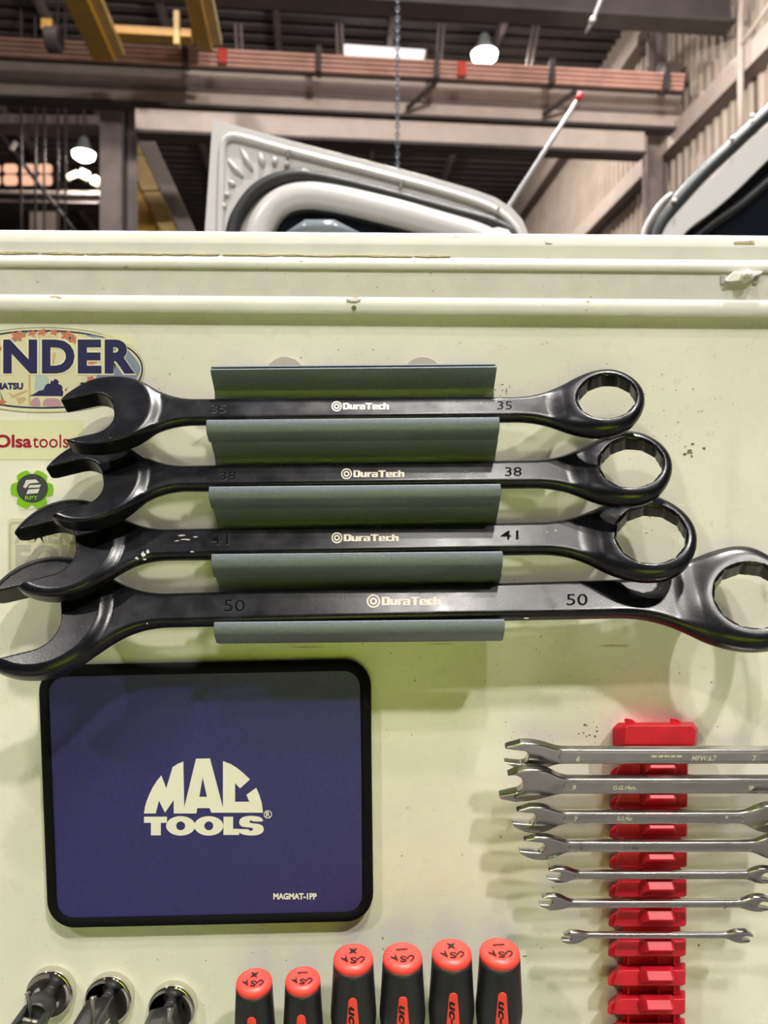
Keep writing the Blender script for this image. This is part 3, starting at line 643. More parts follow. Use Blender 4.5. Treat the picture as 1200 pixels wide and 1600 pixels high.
def small_wrench(label, K):
    fr = Frame(K['o'], K['off'], -24, K.get('roll', 0)); T = K['t']/2; th = T
    hl = head_setup(fr, K['L'], th)
    ya = fr.loc((K['o'][0], K['face'][0]), th)[1]; yb = fr.loc((K['o'][0], K['face'][1]), th)[1]; cy, hh = (ya+yb)/2, (ya-yb)/2
    sc_ = K.get('rs', 1.08); xr_ = fr.loc((K['right'], K['o'][1]), th)[0]
    # the far head: the same jaw turned about, scaled
    hr = dict(hl); hr['ax'] = np.array([math.cos(R_(-11)), math.sin(R_(-11))]); hr['nr'] = np.array([-hr['ax'][1], hr['ax'][0]])
    for q in ('w', 'a', 'b', 'tip', 'sl', 'cr'): hr[q] = hl[q]*sc_
    hr['sl'] = -hl['sl']*.3; hr['E'] = np.array([xr_-hr['tip']*.97, cy+(cy-hl['E'][1])*-.4])
    def fn(x, y, z):
        d1, s1 = head_2d(hl, x, y); d2, s2 = head_2d(hr, x, y)
        dh = np.maximum(np.abs(y-cy)-hh, np.maximum(hl['E'][0]-x, x-hr['E'][0]))
        o = smin(smin(d1, dh, K['k']), d2, K['k']); o = smax(smax(o, -s1, .6), -s2, .6)
        wl = 1-sstep(hl['a']*.8, hl['a']*1.5, np.sqrt((x-hl['E'][0])**2+(y-hl['E'][1])**2)); wr = 1-sstep(hr['a']*.8, hr['a']*1.5, np.sqrt((x-hr['E'][0])**2+(y-hr['E'][1])**2))
        cap = rbox2(x-(hl['E'][0]+hr['E'][0])/2, y-cy, (hr['E'][0]-hl['E'][0])/2-hl['a']*1.45, hh*.62, hh*.6)
        t = T*(.86+.14*np.maximum(wl, wr))-.35*sstep(.25, -.35, cap)
        return smax(o, (np.abs(z)-t)*.97, 1.1)
    lo = (hl['E'][0]-hl['tip']-4, min(hl['E'][1]-hl['b'], hr['E'][1]-hr['b'], cy-hh)-3, -T-2); hi = (xr_+4, max(hl['E'][1]+hl['b'], hr['E'][1]+hr['b'], cy+hh)+3, T+2)
    P, Q, g = surface_nets(fn, lo, hi, .7)
    root = empty('open_end_wrench', fr.o, label, 'wrench', 'small chrome wrenches on the red rail')
    mk('body', fr.world(P), Q, M_chrome, root, True, g @ fr.M.T)
    for s, bx, in K.get('txt', ()):
        v, f = text_geo(s, .01, .2); vv = []
        for a, b in v:
            q = fr.loc((bx[0]+(bx[2]-bx[0])*a, bx[3]-(bx[3]-bx[1])*b), T*.86-.3); vv.append((q[0], q[1]))
        z = T*.86-.35
        mk('stamped_mark', *solid_flat(vv, f, lambda p, d: fr.w(p[0], p[1], d), z-.2, z+.10), M_white if K.get('lit') else mat('stamp_grey', (.12, .115, .11), .5), root)
SW = [
 ('chrome open-end wrench at the very top of the red rail, under the end block', dict(o=(1010, 1184), face=(1173, 1195), right=1312, t=6.4, k=13, off=.034, lit=1, txt=(('6', (900, 1182, 906, 1190)), ('MFW.6.7', (1081, 1181, 1120, 1189)), ('7', (1176, 1181, 1182, 1189)), ('-----', (1018, 1180.5, 1066, 1183.5))),
   L=dict(low=((784, 1192), (814, 1195)), up=(797, 1172), crotch=(826, 1183), top=(832, 1165), bot=(818, 1202), right=(858, 1188)))),
 ('chrome open-end wrench with the widest jaws, second from the top of the red rail', dict(o=(1010, 1229), face=(1219, 1242), right=1326, t=7.0, k=15, off=.034, lit=1, txt=(('8', (894, 1227, 900, 1234)), ('G.G.Man.', (958, 1228, 994, 1234)), ('9', (1170, 1228, 1178, 1235))),
   L=dict(low=((780, 1245), (813, 1238)), up=(775, 1218), crotch=(818, 1228), top=(832, 1203), bot=(814, 1252), right=(862, 1232)))),
 ('chrome open-end wrench, third from the top of the red rail', dict(o=(1010, 1280), face=(1272, 1289), right=1246, t=5.8, k=11, off=.034, lit=1, txt=(('7', (897, 1277, 903, 1283)), ('G.G.Man', (964, 1276, 988, 1282)), ('8', (1133, 1273, 1138, 1279))),
   L=dict(low=((800, 1287), (826, 1289)), up=(812, 1270), crotch=(838, 1278), top=(848, 1264), bot=(828, 1302), right=(868, 1282)))),
 ('chrome open-end wrench, fourth from the top of the red rail', dict(o=(1010, 1325), face=(1318, 1333), right=1256, t=5.2, k=10, off=.034, txt=(('5', (905, 1322, 911, 1328)), ('G.G.Man', (975, 1322, 999, 1328))),
   L=dict(low=((811, 1331), (836, 1333)), up=(825, 1316), crotch=(852, 1323), top=(858, 1311), bot=(836, 1344), right=(876, 1327)))),
 ('slim chrome open-end wrench, fifth from the top of the red rail', dict(o=(1010, 1370), face=(1365, 1375.5), right=1216, t=4.6, k=8, off=.033, txt=(('MPOIC', (1062, 1368, 1085, 1372)), ('11', (1139, 1369, 1144, 1373))),
   L=dict(low=((853, 1373), (868, 1374)), up=(861, 1363), crotch=(878, 1368), top=(884, 1360), bot=(868, 1379), right=(892, 1371)))),
 ('slim chrome open-end wrench with jaws farther left, sixth from the top of the red rail', dict(o=(1010, 1415), face=(1410.5, 1420), right=1208, t=4.6, k=8, off=.033, txt=(('OLPEX', (1055, 1414, 1080, 1418)), ('1', (1131, 1415, 1136, 1420))),
   L=dict(low=((842, 1414.5), (857, 1415)), up=(848, 1405), crotch=(863, 1411), top=(872, 1402), bot=(857, 1421.5), right=(882, 1413)))),
 ('smallest chrome open-end wrench, bottom of the set on the red rail', dict(o=(1015, 1464.5), face=(1461, 1468), right=1178, t=4.0, k=7, off=.033, roll=.0, txt=(('OCO', (1053, 1463.5, 1067, 1467)),),
   L=dict(low=((877, 1469.5), (888, 1470)), up=(882, 1463.5), crotch=(893, 1467), top=(900, 1461), bot=(888, 1476), right=(910, 1468)))),
]
for lb, K in SW: small_wrench(lb, K)

# ---------------------------------------------------------------- screwdrivers hanging below
ZS = zat(1700, .052)
def screwdriver(label, cx, cy, rpx, cross, slim):
    """cap centre seen at (cx, cy); handle drops away below it and leans out at the top"""
    off = .052; c = W((cx, cy), off); r = rpx/F*(D-off)
    ax = Vector((0, -math.sin(R_(8)), math.cos(R_(8)))); ex = Vector((1, 0, 0)); ey = ax.cross(ex)      # ey points to the panel
    LH = (c.z-ZS)/ax.z-.002
    root = empty('screwdriver', c-ax*LH, label, 'screwdriver', 'red capped screwdrivers along the bottom')
    capo = mk('end_cap', *lathe_geo([(r*.95, -.0060), (r*1.0, -.0046), (r*1.005, -.0022), (r*.97, -.0006), (r*.86, .0006), (r*.70, .0014), (r*.66, .0011), (r*.3, .0014), (.0001, .0015)], c, ax, 48), M_cap, root, True)
    def rad(s, a):      # handle radius at s metres below the cap, a measured from the viewer's side
        base = r*(.985+.22*min(1, s/.042)) if s < .045 else r*(1.205-.35*min(1, (s-.045)/.05))
        lob = .075*min(1, max(0, (s-.004)/.03)); return base*(1-lob*(.5-.5*math.cos(3*(a)+math.pi)))
    def surf(s, a, lift=0): rr = rad(s, a)+lift; return c-ax*(s)+(ex*math.sin(a)-ey*math.cos(a))*rr
    vs, fs = [], []; ns, na = 26, 60
    for i in range(ns):
        s = .0048+(LH-.0048)*i/(ns-1)
        for k in range(na): vs.append(surf(s, 2*math.pi*k/na))
    for i in range(ns-1):
        for k in range(na): fs.append((i*na+k, i*na+(k+1) % na, (i+1)*na+(k+1) % na, (i+1)*na+k))
    fs += [tuple(range(na)), tuple((ns-1)*na+k for k in range(na-1, -1, -1))]
    mk('grip', vs, fs, M_grip, root, True)
    s0 = .0204 if not slim else .0178
    def hw(s): q = s-s0; return (math.sqrt(max(0, .0030**2-max(0, .003-q)**2)) if q < .003 else .0030+.075*(q-.003))
    vs, fs = [], []; m = 30
    for i in range(m):
        s = s0+.0001+(.085-s0)*(i/(m-1))**1.5
        for k in range(7): vs.append(surf(s, (k/3-1)*hw(s)/rad(s, 0), .00035))
    n = len(vs)
    for i in range(m):
        s = s0+.0001+(.085-s0)*(i/(m-1))**1.5
        for k in range(7): vs.append(surf(s, (k/3-1)*hw(s)/rad(s, 0), -.0006))
    for i in range(m-1):
        for k in range(6):
            a = i*7+k; fs.append((a, a+1, a+8, a+7)); fs.append((n+a+7, n+a+8, n+a+1, n+a))
        for k in (0, 6): a = i*7+k; fs.append((a, a+7, n+a+7, n+a))
    for i in (0, m-1):
        for k in range(6): a = i*7+k; fs.append((a, a+1, n+a+1, n+a))
    il = mk('red_inlay', vs, fs, M_inlay, root, True)
    v, f = text_geo('uc-de', .035, .25); t0 = s0+.0065; L_ = .031; wd_ = .0056
    q = [(t0+a*L_, (b-.5)*wd_) for a, b in v]
    def tf(p, d): return surf(p[0], p[1]/rad(p[0], 0), d)
    mk('side_lettering', *solid_flat(q, f, tf, .0002, .00050), M_ink, il)
    # cap print: USA turned upside down around the front, and the tip symbol
    def ct(p, d): return c+ex*p[0]*r-ey*p[1]*r+ax*(.0010+d)        # p[1] > 0 towards the viewer
    gg = []
    for ch, an in (('U', 38), ('S', 2), ('A', -34)):
        v, f = text_geo(ch, .012); q = []
        for a, b in v:
            x, y = (a-.5)*.32, (b-.5)*.40; t = R_(180+ -an*1.0)
            X, Y = x*math.cos(t)-y*math.sin(t), x*math.sin(t)+y*math.cos(t)
            q.append((math.sin(R_(an))*.66+X, math.cos(R_(an))*.36+.06-Y))
        gg.append(solid_flat(q, f, ct, -.0006, .0008))
    if cross:
        sy = []
        for k in range(8):
            a = R_(45*k+22*0+45); rr = .30 if k % 2 == 0 else .11; sy.append((-.02+rr*math.cos(a)*.95, -.22+rr*math.sin(a)))
        gg.append(prism_geo([sy], ct, -.0006, .0009))
    else: gg.append(prism_geo([[(-.32, -.26), (.26, -.30), (.26, -.24), (-.32, -.19)]], ct, -.0006, .0009))
    mk('cap_print', *join_geo(gg), M_ink, capo)
    return root
for cx, cy, rp, cross, slim, lb in ((397, 1531, 28, 1, 1, 'screwdriver with star mark on coral cap, first from the left'), (473, 1528, 27.5, 0, 1, 'slim screwdriver with bar mark on coral cap, second from the left'),
        (552, 1494, 31, 1, 0, 'thick screwdriver with star mark on coral cap, just right of the slim pair'), (629, 1492, 31, 0, 0, 'thick screwdriver with bar mark and white scuffed grip, fourth from the left'),
        (706, 1486, 31, 1, 0, 'thick screwdriver with star mark on coral cap, second from the right end'), (781, 1485, 31.5, 0, 0, 'thick screwdriver with bar mark on coral cap, nearest the red rail')):
    screwdriver(lb, cx, cy, rp, cross, slim)
hr_ = thing_at('screwdriver_holder', (590, 1750), 0, 'grey steel holder carrying the screwdrivers below the frame', 'tool rack')
bevel(mk('shelf', *prism_geo([[(330, 1705), (850, 1705), (850, 1711), (330, 1711)]], lambda p, d: Vector((W(p, .05).x, D-d, W(p, .05).z-.0045)), 0, .085), M_rack, hr_), .0006, 1)
mk('flange', *prism_geo([[(330, 1690), (850, 1690), (850, 1750), (330, 1750)]], W, 0, .003), M_rack, hr_)

# ---------------------------------------------------------------- round chrome magnets with black swivel heads
def magnet(label, bx, by, kind, pin, rollb):
    o = W((bx, by), 0); root = empty('swivel_magnet', o, label, 'magnet tool', 'round chrome magnets with black heads')
    R = 37/F*D
    mk('magnet_base', *lathe_geo([(R*.97, 0), (R, .0006), (R*.995, .0062), (R*.97, .0078), (R*.93, .0086), (R*.90, .0084), (R*.86, .0072), (R*.5, .0064), (.0002, .0062)], o, (0, -1, 0), 56), M_mirror, root, True)
    neck = W((bx-7, by+7), .006)
    mk('neck', *lathe_geo([(.0052, -.001), (.0040, .003), (.0040, .012)], neck, (0, -1, -.02), 24), M_ox, root, True)
    c = neck+Vector((0, -.009, -.001)); ca, sa = math.cos(R_(rollb)), math.sin(R_(rollb)); ex = Vector((ca, 0, sa)); ez = Vector((-sa, 0, ca)); ey = Vector((0, -1, 0))
    if kind == 'round':
        b = mk('swivel_head', *lathe_geo([(.0088, 0), (.0104, .0015), (.0104, .012), (.0092, .014), (.0088, .0142), (.0086, .0105), (.0002, .010)], c, ey+Vector((0, 0, -.12)), 36), M_ox, root, True)
        for sx in (-1, 1):
            bevel(mk('fork_arm', *box_geo(c+ey*.024+ex*sx*.0080-ez*.004, ex*.0021, ey*.013, ez*.0075), M_ox, root), .0012, 2)
        bevel(mk('socket_block', *box_geo(c+ey*.030-ez*.007, ex*.0057, ey*.010, ez*.0060), M_ox, root), .001, 2)
        mk('cross_pin', *tube_geo([c+ey*.020+ex*-.0085-ez*.0015, c+ey*.020+ex*.0085-ez*.0015], .0016, 12), M_magnet, root, True)
    else:
        hw, hl, hz = .0103, .017, .0115; cc = c+ey*hl-ez*.003
        for nm, dc, sz in (('head_back', ey*-hl*.55, (hw, hl*.45, hz)),):
            bevel(mk(nm, *box_geo(cc+dc, ex*sz[0], ey*sz[1], ez*sz[2]), M_ox, root), .0012, 2)
        for nm, dc, sz in (('side_cheek', ex*-hw*.72, (hw*.28, hl, hz)), ('side_cheek', ex*hw*.72, (hw*.28, hl, hz)), ('top_plate', ez*hz*.72, (hw*.99, hl*.995, hz*.28))):
            bevel(mk(nm, *box_geo(cc+dc, ex*sz[0], ey*sz[1], ez*sz[2]), M_ox, root), .0009, 2)
        v, f = text_geo('MAT', .0); v2, f2 = text_geo('TO', .0)
        fn_ = lambda p, d: cc+ex*(hw+d)+ez*(.004-p[0]*.013)+ey*(.004+p[1])
        mk('side_lettering', *join_geo([solid_flat([(a*1.0, b*.0055) for a, b in v], f, fn_, -.0003, .00012), solid_flat([(a*.7, b*.0055-.007) for a, b in v2], f2, fn_, -.0003, .00012)]), M_cream, root)
    a, b2 = pin; oo = .046 if kind != 'round' else .036
    A_, B_ = W(a, oo), W(b2, oo+.004)
    mk('steel_pin', *lathe_geo([(.0003, .0007), (.0018, .0006), (.0021, .0001), (.0019, -.0008), (.00150, -.0012), (.00150, -(A_-B_).length)], A_, A_-B_, 16), M_chrome, root, True)
    return root
magnet('round chrome magnet with fork-shaped black swivel head, leftmost of three at the bottom', 83, 1545, 'round', ((43, 1552), (49, 1590)), -12)
magnet('round chrome magnet with square black head, between the other two magnets', 174, 1554, 'box', ((145, 1559), (145, 1599)), 10)
magnet('round chrome magnet with square black head, nearest the screwdrivers', 272, 1568, 'box', ((265, 1577), (262, 1606)), 14)
# ---------------------------------------------------------------- vehicle behind the panel
def PD(p, d): return Vector(((p[0]-600)/F*d, d, H-(p[1]-800)/F*d))
def plate(nm, loops, d, th, m, par, bv=.004, slant=0.0):
    def fn(p, q): w = PD(p, d); return w+Vector((0, q+slant*(w.x), 0))
    ob = mk(nm, *prism_geo(loops, fn, th, 0), m, par); return bevel(ob, bv, 2) if bv else ob
dd = 1.7
YB = 800+H/dd*F-2
dr = empty('vehicle_door', PD((580, YB), dd), 'open white vehicle door with black rubber seal, rising behind the panel', 'vehicle door')
outline = [(332, 188), (346, 190)]+[(460, 221), (560, 247), (660, 273), (740, 296)]+[(775, 309), (800, 325), (816, 343), (826, 366), (832, 420), (840, 700), (842, YB), (300, YB), (304, 700), (313, 450), (320, 360), (326, 275)]
plate('door_shell', [outline], dd, .045, M_bodyw, dr, .008)
inner = spl([(340, 500), (343, 380), (346, 260), (349, 226), (358, 215), (378, 216), (450, 236), (560, 264), (680, 296), (760, 322), (795, 345), (812, 378), (818, 470)], 5)
mk('pressed_edge', *tube_geo([PD(p, dd-.002) for p in inner], .009, 10, False, (Vector((0, 1, 0)), .9)), M_bodyw, dr, True)
for k in range(8):
    a = R_(170-13.5*k); c = (428, 336); r0 = 76
    r1 = min((c[0]-354)/max(.01, math.cos(math.pi-a)) if math.cos(a) < 0 else 999, (c[1]-(226+max(0, c[0]+100*math.cos(a)-380)*.27))/max(.01, math.sin(a)))-5
    if r1 < r0+7: r1 = r0+7
    p0 = (c[0]+r0*math.cos(a), c[1]-r0*math.sin(a)); p1 = (c[0]+r1*math.cos(a), c[1]-r1*math.sin(a))
    mk('pressed_rib', *tube_geo([PD(p0, dd-.0005), PD(((p0[0]+p1[0])/2, (p0[1]+p1[1])/2), dd-.003), PD(p1, dd-.0005)], [.003, .0065, .004], 10), M_bodyw, dr, True)
seal = spl([(360, 700), (360, 420), (364, 360), (378, 326), (402, 297), (436, 280), (478, 275), (530, 284), (600, 301), (700, 328), (780, 352), (806, 380), (812, 450), (812, 700)], 7)
mk('door_seal', *tube_geo([PD(p, dd-.010) for p in seal], [.0155 if q[0] < 480 else .0115 for q in seal], 12), M_rubber, dr, True)
fram = spl([(400, 700), (398, 430), (402, 372), (416, 338), (440, 315), (474, 306), (520, 310), (600, 328), (680, 350), (760, 376), (792, 410), (796, 700)], 7)
mk('window_frame', *tube_geo([PD(p, dd-.012) for p in fram], .030, 14, False, (Vector((0, 1, 0)), .7)), M_bodyw, dr, True)
plate('window_glass', [spl([(420, 700), (420, 420), (430, 365), (450, 336), (480, 326), (560, 338), (680, 370), (770, 398), (785, 430), (785, 700)], 5)], dd-.003, .006, M_glass, dr, 0)
mk('mirror_shell', *tube_geo([PD((440, 372), dd-.02), PD((480, 358), dd-.03), PD((520, 358), dd-.03), PD((570, 372), dd-.02)], [.006, .02, .02, .006], 14), mat('mirror_grey', (.18, .21, .24), .15), dr, True)
for px, py in ((451, 240), (627, 288), (778, 330)): bevel(mk('edge_clip', *box_geo(PD((px, py), dd-.009), (.003, 0, 0), (0, .004, 0), (.002, 0, .009)), mat('clip_grey', (.16, .16, .15), .5), dr), .001, 1)
# second vehicle at the right edge
dv = 1.9; YB2 = 800+H/dv*F-2
vc = empty('white_vehicle', PD((1150, YB2), dv), 'white vehicle with curved black roof seal at the right edge, dark window', 'vehicle')
top = spl([(1006, 420), (1012, 366), (1036, 326), (1080, 276), (1130, 228), (1190, 172), (1260, 108), (1360, 30)], 6)
pill_o = spl([(1026, 430), (1032, 368), (1052, 338), (1100, 287), (1150, 238), (1200, 192), (1270, 130), (1370, 50)], 6)
pill_i = spl([(1392, 90), (1300, 165), (1250, 205), (1200, 251), (1150, 300), (1110, 334), (1085, 352), (1066, 375), (1060, 430)], 6)
plate('door_pillar', [pill_o+pill_i+[(1058, YB2), (1024, YB2)]], dv, .08, M_bodyw, vc, .004)
plate('dark_window', [list(reversed(pill_i))+[(1500, 40), (1500, YB2), (1058, YB2)]], dv+.05, .03, M_glass, vc, 0)
inn = spl([(1076, 430), (1082, 372), (1104, 350), (1150, 318), (1200, 276), (1260, 228), (1320, 178)], 6)
mk('window_rubber', *tube_geo([PD((p[0]+3, p[1]+5), dv+.045) for p in inn], .014, 10), M_rubber, vc, True)
mk('roof_seal', *tube_geo([PD((p[0]+11, p[1]+2), dv+.012) for p in top], .0185, 12), mat('seal_grey', (.035, .04, .045), .35), vc, True)
trm = spl([(1000, 420), (1005, 366), (1018, 338), (1034, 316), (1049, 303)], 6)
mk('trim_strip', *tube_geo([PD(p, dv+.01) for p in trm], .006, 10), M_bodyw, vc, True)
for px, py in ((1176, 180), (1144, 215), (1054, 312)): mk('seal_clip', *lathe_geo([(.006, 0), (.005, .004), (.0005, .006)], PD((px, py+2), dv-.008), (-.3, -1, .3), 14), M_magnet, vc, True)
# whip aerial, hanging chain and rod
wa = empty('whip_aerial', PD((760, 420), 2.1), 'grey whip aerial with red tip rising behind the white door', 'aerial')
mk('base_post', *tube_geo([Vector((PD((760, 420), 2.1).x, 2.1, 0)), PD((760, 420), 2.1)], .02, 10), M_steeld, wa)
mk('rod', *tube_geo([PD((760, 420), 2.1), PD((797, 320), 2.1), PD((850, 238), 2.1), PD((903, 155), 2.1)], [.0075, .007, .0065, .0055], 10), mat('aerial_grey', (.30, .30, .32), .4), wa, True)
mk('red_tip', *lathe_geo([(.006, -.010), (.009, -.008), (.0092, .010), (.005, .013), (.0003, .0135)], PD((905, 152), 2.1), PD((908, 146), 2.1)-PD((902, 158), 2.1), 16), mat('tip_red', (.70, .03, .05), .4), wa, True)
ch = empty('hanging_chain', PD((621, -300), 2.6), 'thin dark chain hanging straight down in front of the beams', 'chain')
vs, fs = [], []
zt_, zb_ = PD((621, -300), 2.6).z, PD((621, 420), 2.6).z; nl = 95; lh = (zt_-zb_)/nl
lk = []
xx_ = PD((621, 0), 2.6).x
for i in range(nl):
    z = zt_-lh*(i+.5); pts = [(math.cos(2*math.pi*k/10)*.0055, math.sin(2*math.pi*k/10)*lh*.62) for k in range(10)]
    lk.append(tube_geo([Vector((xx_+(p[0] if i % 2 else 0), 2.6+(0 if i % 2 else p[0]), z+p[1])) for p in pts], .0026, 6, True))
o = mk('links', *join_geo(lk), mat('chain_steel', (.10, .11, .14), .35, metal=.6), ch, True); o['kind'] = 'stuff'
rd = empty('hanging_rod', PD((945, -120), 3.0), 'short thin grey rod hanging at the top right', 'rod')
mk('rod', *tube_geo([PD((985, -120), 3.0), PD((926, 33), 3.0), PD((915, 52), 3.0)], [.008, .008, .006], 10), mat('rod_grey', (.40, .38, .40), .3), rd, True)
mk('ferrule', *tube_geo([PD((927, 29), 3.0), PD((922, 38), 3.0)], [.013, .011], 12), M_magnet, rd, True)

# ---------------------------------------------------------------- hall
def struct(nm, v, f, m): return tag(mk(nm, v, f, m), kind='structure')
def bbox(u0, u1, v0, v1, h0, h1): return box_geo(B((u0+u1)/2, (v0+v1)/2, (h0+h1)/2), U_*(u1-u0)/2, V_*(v1-v0)/2, (0, 0, (h1-h0)/2))
UR = 7.75
struct('floor', *bbox(-26, UR+.3, -14, 46, -.2, 0), M_floor)
HC = 13.6
cl = []
cl.append(bbox(-26, UR+.3, -6, 46, HC+.16, HC+.3))
v_ = 8.0
while v_ < 45.5: cl.append(bbox(-26, UR+.3, v_, v_+.22, HC, HC+.17)); v_ += .45
struct('ceiling', *join_geo(cl), M_deck)
def ribbed(u_or_v, along, lo, hi, h0, h1, out, pitch=.30):
    """corrugated siding sheet"""
    prof = []; x = lo
    while x < hi: prof += [(x, 0), (x+pitch*.55, 0), (x+pitch*.65, .05), (x+pitch*.90, .05)]; x += pitch
    pts = []
    for a, o in prof: pts.append((u_or_v+out*o, a) if along == 'v' else (a, u_or_v+out*o))
    n = len(pts); vs = [B(p[0], p[1], h0) for p in pts]+[B(p[0], p[1], h1) for p in pts]
    return vs, [(i, i+1, n+i+1, n+i) for i in range(n-1)]
struct('wall_right', *ribbed(UR, 'v', 2, 46, 0, HC+.2, -1), M_siding)
struct('wall_back', *ribbed(45.8, 'u', -26, UR, 0, HC+.2, -1, .6), M_steeld)
def hbeam(par, u0, u1, v, h0, h1, fl, wt, m, m2=None):
    """I-girder along U: web and two flanges"""
    bevel(mk('web', *bbox(u0, u1, v-wt/2, v+wt/2, h0+.05, h1-.05), m, par), .005, 1)
    bevel(mk('top_flange', *bbox(u0, u1, v-fl, v+fl, h1-.06, h1), m2 or m, par), .005, 1)
    bevel(mk('bottom_flange', *bbox(u0, u1, v-fl, v+fl, h0, h0+.06), m2 or m, par), .005, 1)
def hz(px, py, v): return BP(px, py, v)[1]
UL = -14.0
vA = 13.2
e = empty('roof_girder', B(UL, vA, hz(900, 30, vA)), 'brown steel roof girder across the very top of the view', 'girder')
hbeam(e, UL, UR-.3, vA, hz(900, 31, vA), hz(900, -30, vA), .22, .05, M_dkg)
vB = 14.4
e = empty('conductor_bars', B(UL, vB, hz(800, 127, vB)), 'four thin copper coloured conductor bars running across the hall', 'conductor bars')
hb0, hb1 = hz(800, 129, vB), hz(800, 106, vB); uB = BP(1066, 130, vB)[0]
for k in range(4):
    h = hb0+(hb1-hb0)*(k+.5)/4; bevel(mk('bar', *bbox(UL, uB, vB-.045-.03*k, vB+.045, h-.026, h+.026), M_copper, e), .004, 1)
for px in (290, 498, 682, 862, 1040):
    u, h = BP(px, 118, vB-.1); bevel(mk('hanger', *bbox(u-.05, u+.05, vB-.20, vB+.05, hb0-.08, hb1+.12), M_steeld, e), .01, 1)
for px in (348, 722): u, h = BP(px, 118, vB-.16); mk('red_marker', *bbox(u-.08, u+.08, vB-.165, vB-.13, hb0, hb1-.02), mat('marker_red', (.6, .06, .04), .5), e)
vD = 15.3
e = empty('crane_girder', B(UL, vD, hz(800, 198, vD)), 'deep pale steel crane runway girder below the copper bars', 'girder')
h0, h1 = hz(800, 196, vD), hz(800, 132, vD); u1 = BP(1062, 180, vD)[0]
hbeam(e, UL, u1, vD, h0, h1, .16, .05, M_beige, M_steeld)
mk('rail_channel', *bbox(UL, u1, vD-.10, vD-.02, h0+(h1-h0)*.42, h0+(h1-h0)*.50), M_steel, e)
for px in (650, 860):
    u, h = BP(px, 160, vD); kb = empty('knee_brace', B(u, vB+.1, hb0-.1), 'dark slanting brace below the copper bars, '+('left of the whip aerial' if px < 800 else 'behind the whip aerial tip'), 'brace'); mk('bar', *tube_geo([B(u+.25, vB+.10, hb0-.05), B(u-.2, vD-.18, h0+.15)], .05, 8), M_steeld, kb)
vF = 15.1
UT = BP(212, 200, vF)[0]
e = empty('tie_beam', B(UT, vF, hz(800, 232, vF)), 'plain pale steel beam below the crane girder', 'beam')
u1 = BP(1006, 215, vF)[0]
bevel(mk('web', *bbox(UT, u1, vF-.04, vF+.04, hz(800, 231, vF), hz(800, 198, vF)), M_beige, e), .005, 1)
bevel(mk('lower_flange', *bbox(UT, u1, vF-.12, vF+.25, hz(800, 236, vF), hz(800, 231, vF)), M_steeld, e), .005, 1)
def column(label, v, x0, x1, ht, dark):
    u0 = BP(x0, 300, v)[0]; u1 = BP(x1, 300, v)[0]
    e = empty('steel_column', B((u0+u1)/2, v, 0), label, 'column'); w = u1-u0
    bevel(mk('left_flange', *bbox(u0, u0+w*.62, v-.02, v+.03, 0, ht), M_steel, e), .005, 1)
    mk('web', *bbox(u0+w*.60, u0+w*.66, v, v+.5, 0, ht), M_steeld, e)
    bevel(mk('right_flange', *bbox(u0+w*.72, u1, v+.2, v+.25, 0, ht), M_steel, e), .005, 1)
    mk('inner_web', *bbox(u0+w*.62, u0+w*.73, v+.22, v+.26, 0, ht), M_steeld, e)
    bevel(mk('base_plate', *bbox(u0-.1, u1+.1, v-.1, v+.55, 0, .03), M_steeld, e), .005, 1)
    return e
column('brown steel column at the left, behind the wrench jaws', 15.9, 156, 211, hz(180, 150, 15.9), 0)
column('dark brown steel column beside the ribbed right wall', 15.9, 1010, 1050, HC, 1)
e = empty('wall_conduit', B(7.6, 15.5, 0), 'thin vertical pipe running up the right-hand column', 'pipe')
u, h = BP(1006, 300, 15.5); mk('pipe', *tube_geo([B(u, 15.5, 0), B(u, 15.5, hz(1006, 205, 15.5))], .035, 8), M_steel, e)
# wall girts, conduits, pipes on the right wall
for k, (h0, h1, lb) in enumerate(((9.16, 9.58, 'long beige wall girt running along the right wall, lower of two'), (12.3, 12.7, 'upper beige wall girt near the top right corner'))):
    e = empty('wall_girt', B(UR-.2, 2, h0), lb, 'girt'); bevel(mk('girt_face', *bbox(UR-.36, UR-.30, 3, 45, h0, h1), M_beige, e), .01, 1)
    mk('girt_ledge', *bbox(UR-.33, UR-.02, 3, 45, h0, h0+.04), M_steel, e); mk('girt_top', *bbox(UR-.33, UR-.02, 3, 45, h1-.04, h1), M_beige, e)
def pix_u(px, py, u):
    r = Vector(((px-600)/F, 1, (800-py)/F)); s = u/(r.x*U_.x+r.y*U_.y); return B(u, s*(r.x*V_.x+r.y*V_.y), H+s*r.z)
e = empty('wall_pipe', pix_u(1157, 205, UR-.42), 'pale conduit pipe dropping down the right wall over the girt', 'pipe')
mk('pipe', *tube_geo([pix_u(1157, 205, UR-.42), pix_u(1157, 70, UR-.42), pix_u(1157, 28, UR-.3), pix_u(1162, -40, UR-.3)], .055, 10), M_beige, e, True)
mk('branch', *tube_geo([pix_u(1157, 73, UR-.42), pix_u(1176, 45, UR-.4), pix_u(1220, -20, UR-.4)], .035, 8), M_beige, e, True)
e = empty('elbow_pipe', B(BP(1015, 100, 15)[0], 15, hz(1015, 108, 15)), 'grey elbow pipe with valve near the top of the right column', 'pipe')
q = lambda px, py: B(*BP(px, py, 15.0)[:1], 15.0, BP(px, py, 15.0)[1])
mk('pipe', *tube_geo(spl([q(1018, 112), q(1018, 70), q(1017, 52), q(1010, 48), q(1003, 58)], 5), .085, 10), M_steel, e, True)
mk('valve', *lathe_geo([(.06, -.1), (.1, -.06), (.1, .06), (.06, .1)], q(1003, 61), (0, 0, 1), 14), M_steel, e)
e = empty('junction_box', B(BP(1050, 110, 15.1)[0], 15.1, hz(1050, 118, 15.1)), 'dark junction box at the right end of the copper bars', 'box')
